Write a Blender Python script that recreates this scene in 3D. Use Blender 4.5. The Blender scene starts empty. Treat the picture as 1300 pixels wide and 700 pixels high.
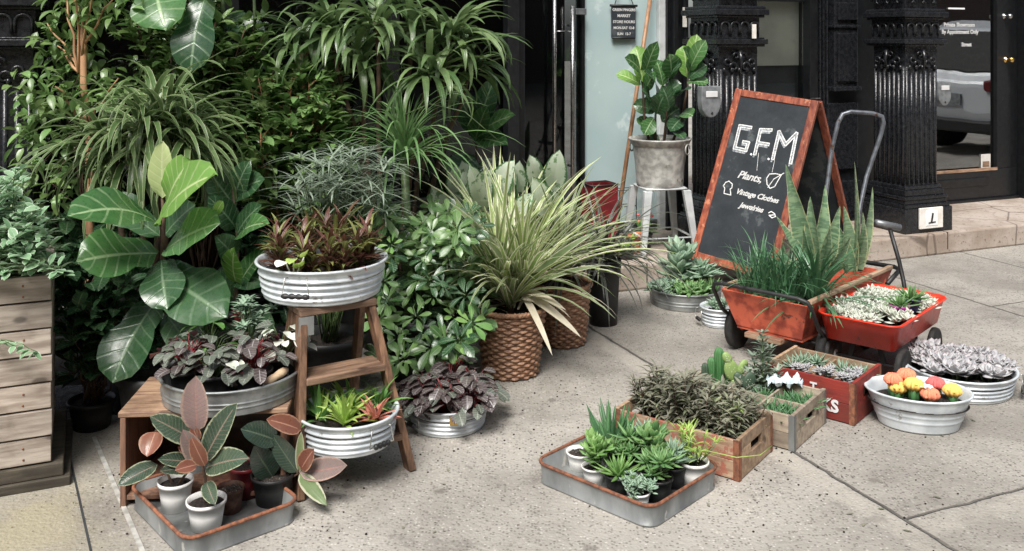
import bpy, math, random
from mathutils import Vector, Matrix
R = math.radians
rnd = random.Random(7)
S = bpy.context.scene
C = S.collection
# ------------------------------------------------------------------ camera, sky, sun, exposure
CH = 1.4; FPX = 1200.0; HY = 50.0
cam = bpy.data.objects.new('camera', bpy.data.cameras.new('camera')); C.objects.link(cam)
cam.location = (0, 0, CH); cam.rotation_euler = (R(90), 0, 0)
cam.data.sensor_width = 36; cam.data.lens = 36*FPX/1300; cam.data.shift_y = -300/1300
cam.data.clip_end = 500; cam.data.clip_start = 0.05
S.camera = cam
wd = bpy.data.worlds.new('World'); S.world = wd; wd.use_nodes = True
nt = wd.node_tree; bg = nt.nodes['Background']
sk = nt.nodes.new('ShaderNodeTexSky'); sk.sky_type = 'NISHITA'; sk.sun_disc = False
SUN_EL, SUN_AZ = 54, 196           # azimuth from +Y clockwise: behind the camera, a little left
sk.sun_elevation = R(SUN_EL); sk.sun_rotation = R(SUN_AZ); sk.air_density = 1.0; sk.dust_density = 3.0
hs = nt.nodes.new('ShaderNodeHueSaturation'); hs.inputs['Saturation'].default_value = 0.45
nt.links.new(sk.outputs[0], hs.inputs['Color']); nt.links.new(hs.outputs[0], bg.inputs['Color'])
bg.inputs['Strength'].default_value = 0.082
sl = bpy.data.lights.new('sun', 'SUN'); sl.energy = 2.9; sl.angle = R(26); sl.color = (1, .965, .92)
so = bpy.data.objects.new('sun', sl); C.objects.link(so)
so.rotation_euler = (R(90-SUN_EL), 0, R(180-SUN_AZ)); so.location = (0, 0, 8)
S.view_settings.view_transform = 'Standard'; S.view_settings.look = 'None'
S.view_settings.gamma = 1; S.view_settings.use_curve_mapping = False
S.view_settings.exposure = 0.85
# ------------------------------------------------------------------ helpers
def G(px, py, z=0.0):
    Y = FPX*(CH-z)/(py-HY); return Vector(((px-650)/FPX*Y, Y, z))
def A(px, py, Y):
    return Vector(((px-650)/FPX*Y, Y, CH-(py-HY)*Y/FPX))
FA = R(22.62); FU = Vector((math.cos(FA), math.sin(FA), 0)); FN = Vector((-math.sin(FA), math.cos(FA), 0))
def F(u, v, z=0.0): return FU*u + FN*v + Vector((0, 0, z))
def pu(px, v):                       # facade coordinate u of a photo column at depth plane v
    t = (px-650)/FPX; Y = v/(FN.y+FN.x*t); return Y*(FU.x*t+FU.y)
def pz(px, py, v):
    t = (px-650)/FPX; Y = v/(FN.y+FN.x*t); return CH-(py-HY)*Y/FPX
def V(*a): return Vector(a)
def thing(name, label, cat, loc=(0, 0, 0), rz=0, group=None, kind=None):
    o = bpy.data.objects.new(name, None); C.objects.link(o); o.empty_display_size = .05
    o.location = loc; o.rotation_euler = (0, 0, rz); o['label'] = label; o['category'] = cat
    if group: o['group'] = group
    if kind: o['kind'] = kind
    return o
def tag(o, label, cat, group=None, kind=None):
    o['label'] = label; o['category'] = cat
    if group: o['group'] = group
    if kind: o['kind'] = kind
    return o
def dup(root, loc, rz=0, scale=1, label=None, group=None):
    r = root.copy(); C.objects.link(r); r.location = loc; r.rotation_euler = (0, 0, rz); r.scale = (scale,)*3
    if label: r['label'] = label
    if group: r['group'] = group
    for ch in list(root.children):
        c = ch.copy(); C.objects.link(c); c.parent = r
        for g in ch.children:
            d = g.copy(); C.objects.link(d); d.parent = c
    return r
class MB:
    def __init__(s): s.v = []; s.f = []; s.uv = []; s.m = []; s.r = []
    def face(s, idx, uv=None, m=0, r=0.5):
        s.f.append(idx); s.uv.append(uv or [(0, 0)]*len(idx)); s.m.append(m); s.r.append(r)
    def build(s, name, mats, parent=None, loc=(0, 0, 0), rot=(0, 0, 0), smooth=True, bevel=0, off=None):
        me = bpy.data.meshes.new(name)
        vs = s.v if off is None else [(a[0]-off[0], a[1]-off[1], a[2]-off[2]) for a in s.v]
        me.from_pydata([tuple(a) for a in vs], [], s.f)
        if not isinstance(mats, (list, tuple)): mats = [mats]
        for m in mats: me.materials.append(m)
        me.polygons.foreach_set('material_index', s.m)
        uvl = me.uv_layers.new(name='UVMap')
        flat = [c for fu in s.uv for p in fu for c in p]
        uvl.data.foreach_set('uv', flat)
        at = me.attributes.new('rnd', 'FLOAT', 'FACE'); at.data.foreach_set('value', s.r)
        me.polygons.foreach_set('use_smooth', [smooth]*len(s.f)); me.update()
        o = bpy.data.objects.new(name, me); C.objects.link(o)
        o.location = loc; o.rotation_euler = rot
        if parent: o.parent = parent
        if bevel:
            b = o.modifiers.new('bevel', 'BEVEL'); b.width = bevel; b.segments = 2; b.limit_method = 'ANGLE'; b.angle_limit = R(40)
            try: me.polygons.foreach_set('use_smooth', [False]*len(s.f))
            except Exception: pass
        return o
    def box(s, x0, x1, y0, y1, z0, z1, m=0, M=None, r=None):
        b = len(s.v); r = rnd.random() if r is None else r
        for z in (z0, z1):
            for (x, y) in ((x0, y0), (x1, y0), (x1, y1), (x0, y1)):
                p = Vector((x, y, z)); s.v.append(M @ p if M else p)
        for q in ((3, 2, 1, 0), (4, 5, 6, 7), (0, 1, 5, 4), (1, 2, 6, 5), (2, 3, 7, 6), (3, 0, 4, 7)):
            s.face([b+i for i in q], None, m, r)
    def hexa(s, P, m=0):               # 8 points, bottom 4 then top 4
        b = len(s.v); s.v += [Vector(p) for p in P]; r = rnd.random()
        for q in ((3, 2, 1, 0), (4, 5, 6, 7), (0, 1, 5, 4), (1, 2, 6, 5), (2, 3, 7, 6), (3, 0, 4, 7)):
            s.face([b+i for i in q], None, m, r)
    def beam(s, a, b, w, t, up=(0, 0, 1), m=0):   # rectangular bar from a to b
        a = Vector(a); b = Vector(b); d = (b-a).normalized(); x = d.cross(Vector(up)).normalized(); y = x.cross(d)
        P = [c+x*(i*w/2)+y*(j*t/2) for c in (a, b) for (i, j) in ((-1, -1), (1, -1), (1, 1), (-1, 1))]
        s.hexa(P, m)
    def tube(s, pts, r0, r1=None, k=8, m=0, cap=True, r=None):
        r1 = r0 if r1 is None else r1; pts = [Vector(p) for p in pts]; n = len(pts)
        rr = rnd.random() if r is None else r
        b = len(s.v); pd = None; x = None
        for i, p in enumerate(pts):
            d = (pts[min(i+1, n-1)]-pts[max(i-1, 0)])
            d = d.normalized() if d.length > 1e-9 else (pd or V(0, 0, 1))
            if x is None:
                x = d.orthogonal().normalized()
            else:
                x = (x-d*x.dot(d)); x = x.normalized() if x.length > 1e-6 else d.orthogonal().normalized()
            y = d.cross(x); q = r0+(r1-r0)*i/max(1, n-1); pd = d
            for j in range(k):
                a = 2*math.pi*j/k; s.v.append(p+x*(q*math.cos(a))+y*(q*math.sin(a)))
        for i in range(n-1):
            for j in range(k):
                j2 = (j+1) % k
                s.face([b+i*k+j, b+i*k+j2, b+(i+1)*k+j2, b+(i+1)*k+j], [(j/k, i/n), ((j+1)/k, i/n), ((j+1)/k, (i+1)/n), (j/k, (i+1)/n)], m, rr)
        if cap:
            s.face([b+j for j in range(k)][::-1], None, m, rr); s.face([b+(n-1)*k+j for j in range(k)], None, m, rr)
    def lathe(s, prof, n=48, sx=1, sy=1, m=0, c=(0, 0, 0), fn=None, r=.5, closed=False):
        b = len(s.v); k = len(prof)
        for i, (q, z) in enumerate(prof):
            for j in range(n):
                a = 2*math.pi*j/n; qq = q if fn is None else fn(q, z, a, i)
                s.v.append(Vector((c[0]+qq*sx*math.cos(a), c[1]+qq*sy*math.sin(a), c[2]+z)))
        for i in range(k-1):
            for j in range(n):
                j2 = (j+1) % n
                s.face([b+i*n+j, b+i*n+j2, b+(i+1)*n+j2, b+(i+1)*n+j], [(j/n, i/k), ((j+1)/n, i/k), ((j+1)/n, (i+1)/k), (j/n, (i+1)/k)], m, r)
        if prof[0][0] > 1e-5: s.face([b+j for j in range(n)][::-1], None, m, r)
        if prof[-1][0] > 1e-5: s.face([b+(k-1)*n+j for j in range(n)], None, m, r)
    def ball(s, c, rx, ry, rz, m=0, n=12, k=8, M=None, r=.5):
        b = len(s.v); c = Vector(c)
        for i in range(k+1):
            t = math.pi*i/k
            for j in range(n):
                a = 2*math.pi*j/n; p = Vector((rx*math.sin(t)*math.cos(a), ry*math.sin(t)*math.sin(a), -rz*math.cos(t)))
                if M: p = M @ p
                s.v.append(c+p)
        for i in range(k):
            for j in range(n):
                j2 = (j+1) % n; s.face([b+i*n+j, b+i*n+j2, b+(i+1)*n+j2, b+(i+1)*n+j], [(j/n, i/k)]*4, m, r)
PROF = {
 'lance': lambda t: max(0.02, math.sin(math.pi*min(1, t**.75)))**.85 if t < 1 else 0.0,
 'strap': lambda t: min(1, .55+t*3)*max(0, 1-t**3)**.8,
 'oval': lambda t: max(0, math.sin(math.pi*min(1, t**.9)))**.62,
 'round': lambda t: max(0, math.sin(math.pi*min(1, t**.8)))**.45,
 'obov': lambda t: max(0, math.sin(math.pi*min(1, t**1.7)))**.6,
 'fiddle': lambda t: (max(0, math.sin(math.pi*min(1, t**1.25)))**.5)*(1-.22*math.exp(-((t-.38)/.12)**2)),
 'sword': lambda t: (.60+.40*math.sin(math.pi*min(1, t*1.1+.1)))*max(0, 1-t**3.2)**.75,
}
def leaf(mb, p, d, L, W, prof='lance', droop=.6, fold=.25, n=5, c=1, roll=0, m=0, wave=0, up=None, r=None, curl=0):
    p = Vector(p); d = Vector(d).normalized(); u = Vector(up or (0, 0, 1))
    sd = d.cross(u)
    if sd.length < 1e-3: sd = d.cross(Vector((rnd.random()-.5, rnd.random()-.5, 0)))
    sd.normalize(); 
    if roll: sd = Matrix.Rotation(roll, 3, d) @ sd
    axis = d.cross(u); axis = axis.normalized() if axis.length > 1e-3 else sd.copy()
    b = len(mb.v); w_ = 2*c+1; r = rnd.random() if r is None else r; pf = PROF[prof]; ph = rnd.random()*6
    for i in range(n+1):
        t = i/n; w = W/2*pf(t); nr = sd.cross(d)
        for j in range(w_):
            q = (j-c)/c; a = abs(q)
            h = fold*w*a*a**.3 + (wave*W*math.sin(t*9+ph+q*2)*a*a if wave else 0)
            mb.v.append(p+sd*(w*q*(1-.08*a*abs(fold)))+nr*h)
        if i < n:
            p = p+d*(L/n)
            q_ = Matrix.Rotation(-droop/n*(.6+.8*t), 3, axis); d = q_ @ d; sd = q_ @ sd
            if curl: q2 = Matrix.Rotation(curl/n, 3, 'Z'); d = q2 @ d; sd = q2 @ sd; axis = q2 @ axis
    for i in range(n):
        for j in range(w_-1):
            a0 = b+i*w_+j; u0, u1 = j/(w_-1), (j+1)/(w_-1); v0, v1 = i/n, (i+1)/n
            mb.face([a0, a0+1, a0+w_+1, a0+w_], [(u0, v0), (u1, v0), (u1, v1), (u0, v1)], m, r)
    return p
def fleaf(mb, p, d, L, W, T=None, prof='lance', droop=-.3, n=4, k=6, m=0, r=None, roll=0):   # thick succulent leaf
    T = T or W*.4; p = Vector(p); d = Vector(d).normalized(); sd = d.cross(V(0, 0, 1))
    if sd.length < 1e-3: sd = V(1, 0, 0)
    sd.normalize(); axis = sd.copy(); b = len(mb.v); r = rnd.random() if r is None else r; pf = PROF[prof]
    if roll: sd = Matrix.Rotation(roll, 3, d) @ sd
    for i in range(n+1):
        t = i/n; w = max(.06, pf(t)) if i < n else .03; nr = sd.cross(d)
        for j in range(k):
            a = 2*math.pi*j/k; mb.v.append(p+sd*(W/2*w*math.cos(a))+nr*(T/2*w*math.sin(a)))
        if i < n:
            p = p+d*(L/n); q_ = Matrix.Rotation(-droop/n, 3, axis); d = q_ @ d; sd = q_ @ sd
    for i in range(n):
        for j in range(k):
            j2 = (j+1) % k; mb.face([b+i*k+j, b+i*k+j2, b+(i+1)*k+j2, b+(i+1)*k+j], [(.5+.5*math.cos(6.283*j/k), i/n), (.5+.5*math.cos(6.283*(j+1)/k), i/n), (.5+.5*math.cos(6.283*(j+1)/k), (i+1)/n), (.5+.5*math.cos(6.283*j/k), (i+1)/n)], m, r)
def az(a, e): return Vector((math.cos(a)*math.cos(e), math.sin(a)*math.cos(e), math.sin(e)))
def U(a, b): return rnd.uniform(a, b)
# ------------------------------------------------------------------ materials
def newmat(name):
    m = bpy.data.materials.new(name); m.use_nodes = True; t = m.node_tree
    return m, t, t.nodes['Principled BSDF'], t.nodes['Material Output']
def nn(t, k, **kw):
    n = t.nodes.new('ShaderNode'+k)
    for a, b in kw.items(): setattr(n, a, b)
    return n
def mth(t, op, a, b=None, c=None, clamp=False):
    n = nn(t, 'Math', operation=op); n.use_clamp = clamp
    for i, x in enumerate((a, b, c)):
        if x is None: continue
        if isinstance(x, (int, float)): n.inputs[i].default_value = x
        else: t.links.new(x, n.inputs[i])
    return n.outputs[0]
def mix(t, f, a, b, bt='MIX'):
    n = nn(t, 'Mix', data_type='RGBA', blend_type=bt)
    for s, x in (('Factor', f), ('A', a), ('B', b)):
        sk_ = [i for i in n.inputs if i.name == s and (i.type == ('VALUE' if s == 'Factor' else 'RGBA'))][0]
        if isinstance(x, (int, float)): sk_.default_value = x
        elif isinstance(x, tuple): sk_.default_value = (*x, 1) if len(x) == 3 else x
        else: t.links.new(x, sk_)
    return [o for o in n.outputs if o.type == 'RGBA'][0]
def ramp(t, f, lo, hi):
    n = nn(t, 'MapRange'); n.inputs[1].default_value = lo; n.inputs[2].default_value = hi; t.links.new(f, n.inputs[0]); return n.outputs[0]
def smooth(t, f, lo, hi):
    n = nn(t, 'MapRange', interpolation_type='SMOOTHSTEP'); n.inputs[1].default_value = lo; n.inputs[2].default_value = hi; t.links.new(f, n.inputs[0]); return n.outputs[0]
def coords(t, scale=(1, 1, 1), kind='Object'):
    tc = nn(t, 'TexCoord'); mp = nn(t, 'Mapping'); mp.inputs['Scale'].default_value = scale
    t.links.new(tc.outputs[kind], mp.inputs['Vector']); return mp.outputs[0]
def noise(t, vec, sc, det=4, rough=.55):
    n = nn(t, 'TexNoise'); n.inputs['Scale'].default_value = sc; n.inputs['Detail'].default_value = det; n.inputs['Roughness'].default_value = rough
    t.links.new(vec, n.inputs['Vector']); return n.outputs[0]
def bump(t, p, h, st=.3, dist=.01):
    n = nn(t, 'Bump'); n.inputs['Strength'].default_value = st; n.inputs['Distance'].default_value = dist
    t.links.new(h, n.inputs['Height']); t.links.new(n.outputs[0], p.inputs['Normal']); return n
def setb(p, x):
    if isinstance(x, tuple): p.inputs['Base Color'].default_value = (*x, 1)
def pbr(name, a, b=None, sc=20, rough=.5, metal=0, bst=.2, bsc=60, bd=.003, stretch=(1, 1, 1), spot=None, spc=None, rrand=True, lo=.35, hi=.65, spec=.5):
    m, t, p, o = newmat(name); b = b or tuple(x*.7 for x in a); vec = coords(t, stretch)
    f = smooth(t, noise(t, vec, sc, 6), lo, hi); col = mix(t, f, a, b)
    if rrand:
        at = nn(t, 'Attribute', attribute_name='rnd'); v = ramp(t, at.outputs['Fac'], 0, 1)
        hv = nn(t, 'HueSaturation'); t.links.new(col, hv.inputs['Color']); t.links.new(mth(t, 'MULTIPLY_ADD', v, .4, .8), hv.inputs['Value']); col = hv.outputs[0]
    if spot:
        g = smooth(t, noise(t, vec, spc[0], 5, .65), spc[1], spc[1]+.06); col = mix(t, g, col, spot)
    t.links.new(col, p.inputs['Base Color']); p.inputs['Metallic'].default_value = metal
    n2 = noise(t, vec, bsc, 5)
    t.links.new(mth(t, 'MULTIPLY_ADD', n2, .3, rough-.15, True), p.inputs['Roughness'])
    p.inputs['Specular IOR Level'].default_value = spec
    if bst: bump(t, p, n2, bst, bd)
    return m
def leafmat(name, a, b, vein=None, vs=.6, margin=None, mw=.2, side=0, rough=.42, trans=.22, under=None, center=None, cw=.3, mottle=None, band=None, spec=.5, tipc=None):
    m, t, p, o = newmat(name)
    at = nn(t, 'Attribute', attribute_name='rnd'); uv = nn(t, 'UVMap'); sp = nn(t, 'SeparateXYZ'); t.links.new(uv.outputs[0], sp.inputs[0])
    ac = mth(t, 'ABSOLUTE', mth(t, 'MULTIPLY_ADD', sp.outputs[0], 2, -1)); v = sp.outputs[1]
    vec = coords(t)
    nz = noise(t, vec, 35, 3); f = mth(t, 'ADD', mth(t, 'MULTIPLY', at.outputs['Fac'], .75), mth(t, 'MULTIPLY_ADD', nz, .9, -.32), clamp=True)
    col = mix(t, f, a, b)
    wob = mth(t, 'MULTIPLY_ADD', noise(t, vec, 90, 2), .35, -.17); aw = mth(t, 'ADD', ac, wob)
    if center: col = mix(t, smooth(t, mth(t, 'SUBTRACT', cw+.1, aw), 0, .12), col, center)
    if mottle: col = mix(t, smooth(t, noise(t, vec, mottle[1], 3), mottle[2], mottle[2]+.05), col, mottle[0])
    if band:
        wv = nn(t, 'TexNoise'); mp = nn(t, 'Mapping'); mp.inputs['Scale'].default_value = (1.2, 34, 1); t.links.new(uv.outputs[0], mp.inputs[0])
        cb = nn(t, 'CombineXYZ'); s2 = nn(t, 'SeparateXYZ'); t.links.new(mp.outputs[0], s2.inputs[0])
        t.links.new(s2.outputs[0], cb.inputs[0]); t.links.new(s2.outputs[1], cb.inputs[1]); t.links.new(mth(t, 'MULTIPLY', at.outputs['Fac'], 50), cb.inputs[2])
        t.links.new(cb.outputs[0], wv.inputs['Vector']); wv.inputs['Scale'].default_value = 1.0; wv.inputs['Detail'].default_value = 3
        col = mix(t, smooth(t, wv.outputs[0], .47, .56), col, band)
    if tipc: col = mix(t, smooth(t, v, .8, 1.05), col, tipc)
    hgt = None
    vmod = mth(t, 'MULTIPLY_ADD', noise(t, vec, 22, 3), 1.6, -.25, clamp=True)
    if side:
        fr = mth(t, 'FRACT', mth(t, 'ADD', mth(t, 'MULTIPLY', v, side), mth(t, 'MULTIPLY', ac, -side*.16)))
        ln = mth(t, 'SUBTRACT', 1, smooth(t, mth(t, 'ABSOLUTE', mth(t, 'SUBTRACT', fr, .5)), .03, .13)); hgt = ln
        if vein: col = mix(t, mth(t, 'MULTIPLY', mth(t, 'MULTIPLY', ln, vmod), vs*.7), col, vein)
    mid = mth(t, 'SUBTRACT', 1, smooth(t, ac, .02, .1))
    if vein: col = mix(t, mth(t, 'MULTIPLY', mid, vs), col, vein)
    if margin: col = mix(t, smooth(t, aw, 1-mw-.06, 1-mw+.06), col, margin)
    col = mix(t, mth(t, 'MULTIPLY', smooth(t, noise(t, vec, 14, 5, .7), .52, .72), .22), col, (.22, .23, .17))
    hz = nn(t, 'HueSaturation'); hz.inputs['Saturation'].default_value = .95; hz.inputs['Value'].default_value = 1.12; t.links.new(col, hz.inputs['Color']); col = hz.outputs[0]
    if under:
        ge = nn(t, 'NewGeometry'); col = mix(t, ge.outputs['Backfacing'], col, under)
    t.links.new(col, p.inputs['Base Color'])
    t.links.new(mth(t, 'MULTIPLY_ADD', noise(t, vec, 60, 2), .3, rough-.15), p.inputs['Roughness'])
    p.inputs['Specular IOR Level'].default_value = spec
    h = mth(t, 'ADD', hgt, mid) if hgt else mid
    bump(t, p, mth(t, 'SUBTRACT', nz, h), .35, .002)
    if trans:
        tr = nn(t, 'BsdfTranslucent'); ms = nn(t, 'MixShader'); ms.inputs[0].default_value = trans
        hb = nn(t, 'HueSaturation'); hb.inputs['Value'].default_value = 1.5; t.links.new(col, hb.inputs['Color']); t.links.new(hb.outputs[0], tr.inputs[0])
        t.links.new(p.outputs[0], ms.inputs[1]); t.links.new(tr.outputs[0], ms.inputs[2]); t.links.new(ms.outputs[0], o.inputs[0])
    return m
def woodmat(name, a, b, axis=0, sc=6, rough=.65, dirt=None, bst=.5, knots=True, paint=None, pthr=.5):
    st = [10, 10, 10]; st[axis] = 1
    m, t, p, o = newmat(name); vec = coords(t, tuple(st)); at = nn(t, 'Attribute', attribute_name='rnd')
    off = nn(t, 'VectorMath', operation='ADD'); cb = nn(t, 'CombineXYZ')
    for i in range(3): t.links.new(mth(t, 'MULTIPLY', at.outputs['Fac'], 37+i*13), cb.inputs[i])
    t.links.new(vec, off.inputs[0]); t.links.new(cb.outputs[0], off.inputs[1]); vv = off.outputs[0]
    g = noise(t, vv, sc, 8, .65); col = mix(t, smooth(t, g, .33, .68), a, b)
    v0 = coords(t); big = noise(t, v0, 9, 4); col = mix(t, mth(t, 'MULTIPLY', smooth(t, big, .5, .75), .6), col, dirt or tuple(x*.45 for x in b))
    if knots:
        vo = nn(t, 'TexVoronoi'); vo.inputs['Scale'].default_value = 1; st2 = [14, 14, 14]; st2[axis] = 7
        t.links.new(coords(t, tuple(st2)), vo.inputs['Vector'])
        kn = mth(t, 'SUBTRACT', 1, smooth(t, vo.outputs['Distance'], .1, .2)); col = mix(t, mth(t, 'MULTIPLY', kn, .75), col, tuple(x*.3 for x in b))
    if paint: col = mix(t, smooth(t, noise(t, v0, 26, 8, .7), pthr, pthr+.05), col, paint)
    hv = nn(t, 'HueSaturation'); t.links.new(col, hv.inputs['Color']); t.links.new(mth(t, 'MULTIPLY_ADD', at.outputs['Fac'], .5, .72), hv.inputs['Value'])
    t.links.new(hv.outputs[0], p.inputs['Base Color']); p.inputs['Roughness'].default_value = rough
    bump(t, p, g, bst, .004); return m
M = {}
M['black'] = pbr('black_paint', (.005, .0055, .007), (.010, .011, .012), 30, .34, 0, .25, 90, .002, spot=(.022, .024, .026), spc=(14, .66), spec=.5)
M['black2'] = pbr('black_wall', (.007, .007, .009), (.011, .011, .012), 8, .6, 0, .1, 60, .002)
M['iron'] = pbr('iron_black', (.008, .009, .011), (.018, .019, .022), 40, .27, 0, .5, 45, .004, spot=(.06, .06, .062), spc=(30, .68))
M['plastic'] = pbr('black_plastic', (.012, .012, .013), (.02, .02, .02), 20, .5, 0, .05, 80, .001)
M['galv'] = pbr('galvanised', (.44, .46, .455), (.22, .235, .235), 11, .5, .75, .15, 80, .001, spot=(.16, .15, .13), spc=(9, .64))
M['galvold'] = pbr('galvanised_worn', (.58, .57, .53), (.34, .335, .31), 26, .5, .35, .35, 60, .002, spot=(.16, .12, .08), spc=(12, .63))
M['zinc'] = pbr('zinc_sheet', (.34, .35, .345), (.17, .18, .18), 8, .5, .55, .3, 50, .0015, spot=(.46, .45, .42), spc=(22, .60), stretch=(1, 1, .35))
M['white'] = pbr('white_enamel', (.72, .765, .79), (.50, .545, .575), 13, .42, .2, .25, 45, .001, spot=(.30, .29, .27), spc=(17, .64))
M['whitep'] = pbr('white_plastic', (.86, .85, .82), (.76, .75, .72), 16, .42, 0, .05, 60, .001, spot=(.35, .28, .2), spc=(18, .68))
M['whitemet'] = pbr('white_metal', (.62, .64, .64), (.48, .5, .5), 12, .45, .2, .15, 50, .001, spot=(.25, .18, .12), spc=(20, .66))
M['rust'] = pbr('rust', (.26, .10, .05), (.12, .05, .03), 60, .85, 0, .5, 120, .002)
M['soil'] = pbr('soil', (.035, .024, .018), (.012, .009, .007), 110, .95, 0, 1.0, 130, .012, lo=.4, hi=.6, spot=(.16, .12, .09), spc=(150, .66))
M['perlite'] = pbr('gravel_soil', (.06, .045, .035), (.02, .015, .012), 120, .95, 0, 1.0, 160, .01, spot=(.45, .4, .33), spc=(170, .6))
M['terra'] = pbr('terracotta', (.46, .16, .07), (.36, .11, .05), 25, .85, 0, .2, 90, .001)
M['red'] = pbr('red_enamel', (.80, .05, .02), (.62, .036, .016), 8, .33, 0, .15, 40, .001, spot=(.22, .04, .025), spc=(24, .62))
M['redold'] = pbr('red_worn', (.62, .13, .07), (.34, .06, .035), 14, .6, 0, .3, 50, .002, spot=(.14, .05, .035), spc=(11, .6), lo=.42, hi=.6)
M['darkred'] = pbr('dark_red', (.17, .012, .016), (.10, .01, .012), 12, .35, 0, .1, 40, .001)
M['rubber'] = pbr('rubber', (.014, .014, .014), (.03, .028, .026), 30, .8, 0, .3, 80, .002)
M['steel'] = pbr('steel', (.50, .50, .49), (.38, .38, .38), 30, .3, 1, .05, 90, .0005)
M['tubesteel'] = pbr('grey_tube', (.24, .26, .29), (.13, .14, .16), 20, .4, .6, .2, 60, .001, spot=(.1, .05, .03), spc=(24, .62))
M['brass'] = pbr('brass', (.75, .50, .18), (.6, .38, .12), 20, .25, 1, .05, 60, .0005)
M['wire'] = pbr('wire', (.45, .45, .43), (.3, .3, .28), 30, .4, .8, 0)
M['purple'] = pbr('purple', (.36, .04, .26), (.28, .03, .2), 10, .35, 0, 0)
M['navy'] = pbr('navy', (.012, .018, .075), (.01, .014, .05), 10, .3, 0, 0)
M['pine'] = woodmat('weathered_pine', (.56, .49, .42), (.27, .22, .18), 0, 4, dirt=(.12, .085, .06))
M['pinedark'] = woodmat('dark_plinth', (.10, .085, .06), (.045, .038, .03), 0, 5)
M['oak'] = woodmat('ladder_wood', (.24, .135, .08), (.07, .038, .024), 2, 6, .55)
M['oakx'] = woodmat('step_wood', (.30, .19, .125), (.10, .055, .035), 0, 6, .55)
M['benchtop'] = woodmat('bench_wood', (.38, .25, .16), (.16, .09, .06), 0, 6, .6)
M['bench'] = woodmat('bench_board', (.24, .13, .08), (.10, .055, .04), 2, 6, .6, dirt=(.16, .04, .03))
M['crate'] = woodmat('crate_wood', (.44, .31, .20), (.25, .16, .10), 0, 5, dirt=(.13, .085, .055))
M['cratered'] = woodmat('crate_faded_red', (.47, .34, .23), (.27, .18, .12), 0, 5, dirt=(.2, .06, .035), paint=(.33, .12, .08), pthr=.50)
M['crategrey'] = woodmat('crate_grey', (.46, .38, .29), (.26, .21, .16), 0, 5, dirt=(.15, .12, .09))
M['cratepaint'] = woodmat('crate_red_paint', (.24, .028, .018), (.14, .018, .015), 0, 5, dirt=(.10, .03, .02), knots=False, paint=(.2, .055, .03), pthr=.62)
M['rail'] = woodmat('tan_rail', (.52, .38, .26), (.33, .22, .14), 1, 5)
M['frame'] = woodmat('red_frame', (.42, .12, .06), (.17, .035, .02), 2, 5, .5, knots=False, dirt=(.12, .02, .012), paint=(.50, .20, .11), pthr=.58)
M['pole'] = woodmat('pole_wood', (.46, .26, .14), (.28, .14, .07), 2, 5, .45, knots=False)
M['handlewood'] = woodmat('handle_wood', (.62, .47, .30), (.45, .31, .19), 0, 6)
M['slate'] = pbr('chalkboard', (.016, .022, .028), (.030, .038, .045), 6, .8, 0, .1, 60, .001, spot=(.07, .08, .085), spc=(6, .56))
M['chalk'] = pbr('chalk', (.80, .80, .78), (.20, .21, .22), 150, .95, 0, .3, 150, .001, lo=.46, hi=.72)
M['chalkgrey'] = pbr('chalk_smudge', (.42, .44, .45), (.14, .16, .18), 100, .95, 0, .3, 150, .001)
M['letter'] = pbr('white_lettering', (.85, .85, .85), (.78, .78, .78), 10, .6, 0, 0)
M['teal'] = pbr('pale_teal_wall', (.46, .60, .61), (.52, .65, .65), 2, .45, 0, .05, 20, .002, spot=(.56, .66, .66), spc=(3, .6))
M['beige'] = pbr('beige_blind', (.62, .60, .50), (.52, .50, .43), 5, .7, 0, .1, 20, .002)
M['greyp'] = pbr('grey_panel', (.05, .055, .058), (.035, .038, .04), 5, .5, 0, .1, 20, .002)
M['plaque'] = pbr('grey_plaque', (.30, .32, .33), (.18, .19, .2), 20, .4, .4, .1, 60, .001)
M['paper'] = pbr('paper', (.72, .70, .66), (.62, .58, .52), 20, .8, 0, .1, 60, .001)
M['cloth'] = pbr('pale_cloth', (.66, .74, .76), (.50, .60, .64), 30, .8, 0, .2, 60, .001)
M['stone'] = None
def glass(name, tint=.56, fac=.12):
    m, t, p, o = newmat(name); g = nn(t, 'BsdfGlossy'); g.inputs['Roughness'].default_value = .015; g.inputs[0].default_value = (.9, .93, .95, 1)
    tr = nn(t, 'BsdfTransparent'); tr.inputs[0].default_value = (tint, tint*1.03, tint*1.03, 1); ms = nn(t, 'MixShader')
    fr = nn(t, 'Fresnel'); fr.inputs[0].default_value = 1.52
    t.links.new(mth(t, 'MULTIPLY_ADD', fr.outputs[0], .8, fac, True), ms.inputs[0])
    nz = noise(t, coords(t), 1.6, 2); b = nn(t, 'Bump'); b.inputs['Strength'].default_value = .12; b.inputs['Distance'].default_value = .02
    t.links.new(nz, b.inputs['Height']); t.links.new(b.outputs[0], g.inputs['Normal'])
    t.links.new(tr.outputs[0], ms.inputs[1]); t.links.new(g.outputs[0], ms.inputs[2]); t.links.new(ms.outputs[0], o.inputs[0]); return m
M['glass'] = glass('window_glass', fac=.0); M['glassc'] = glass('clear_glass', .93, .0); M['glassm'] = glass('door_glass', fac=.24)
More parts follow.
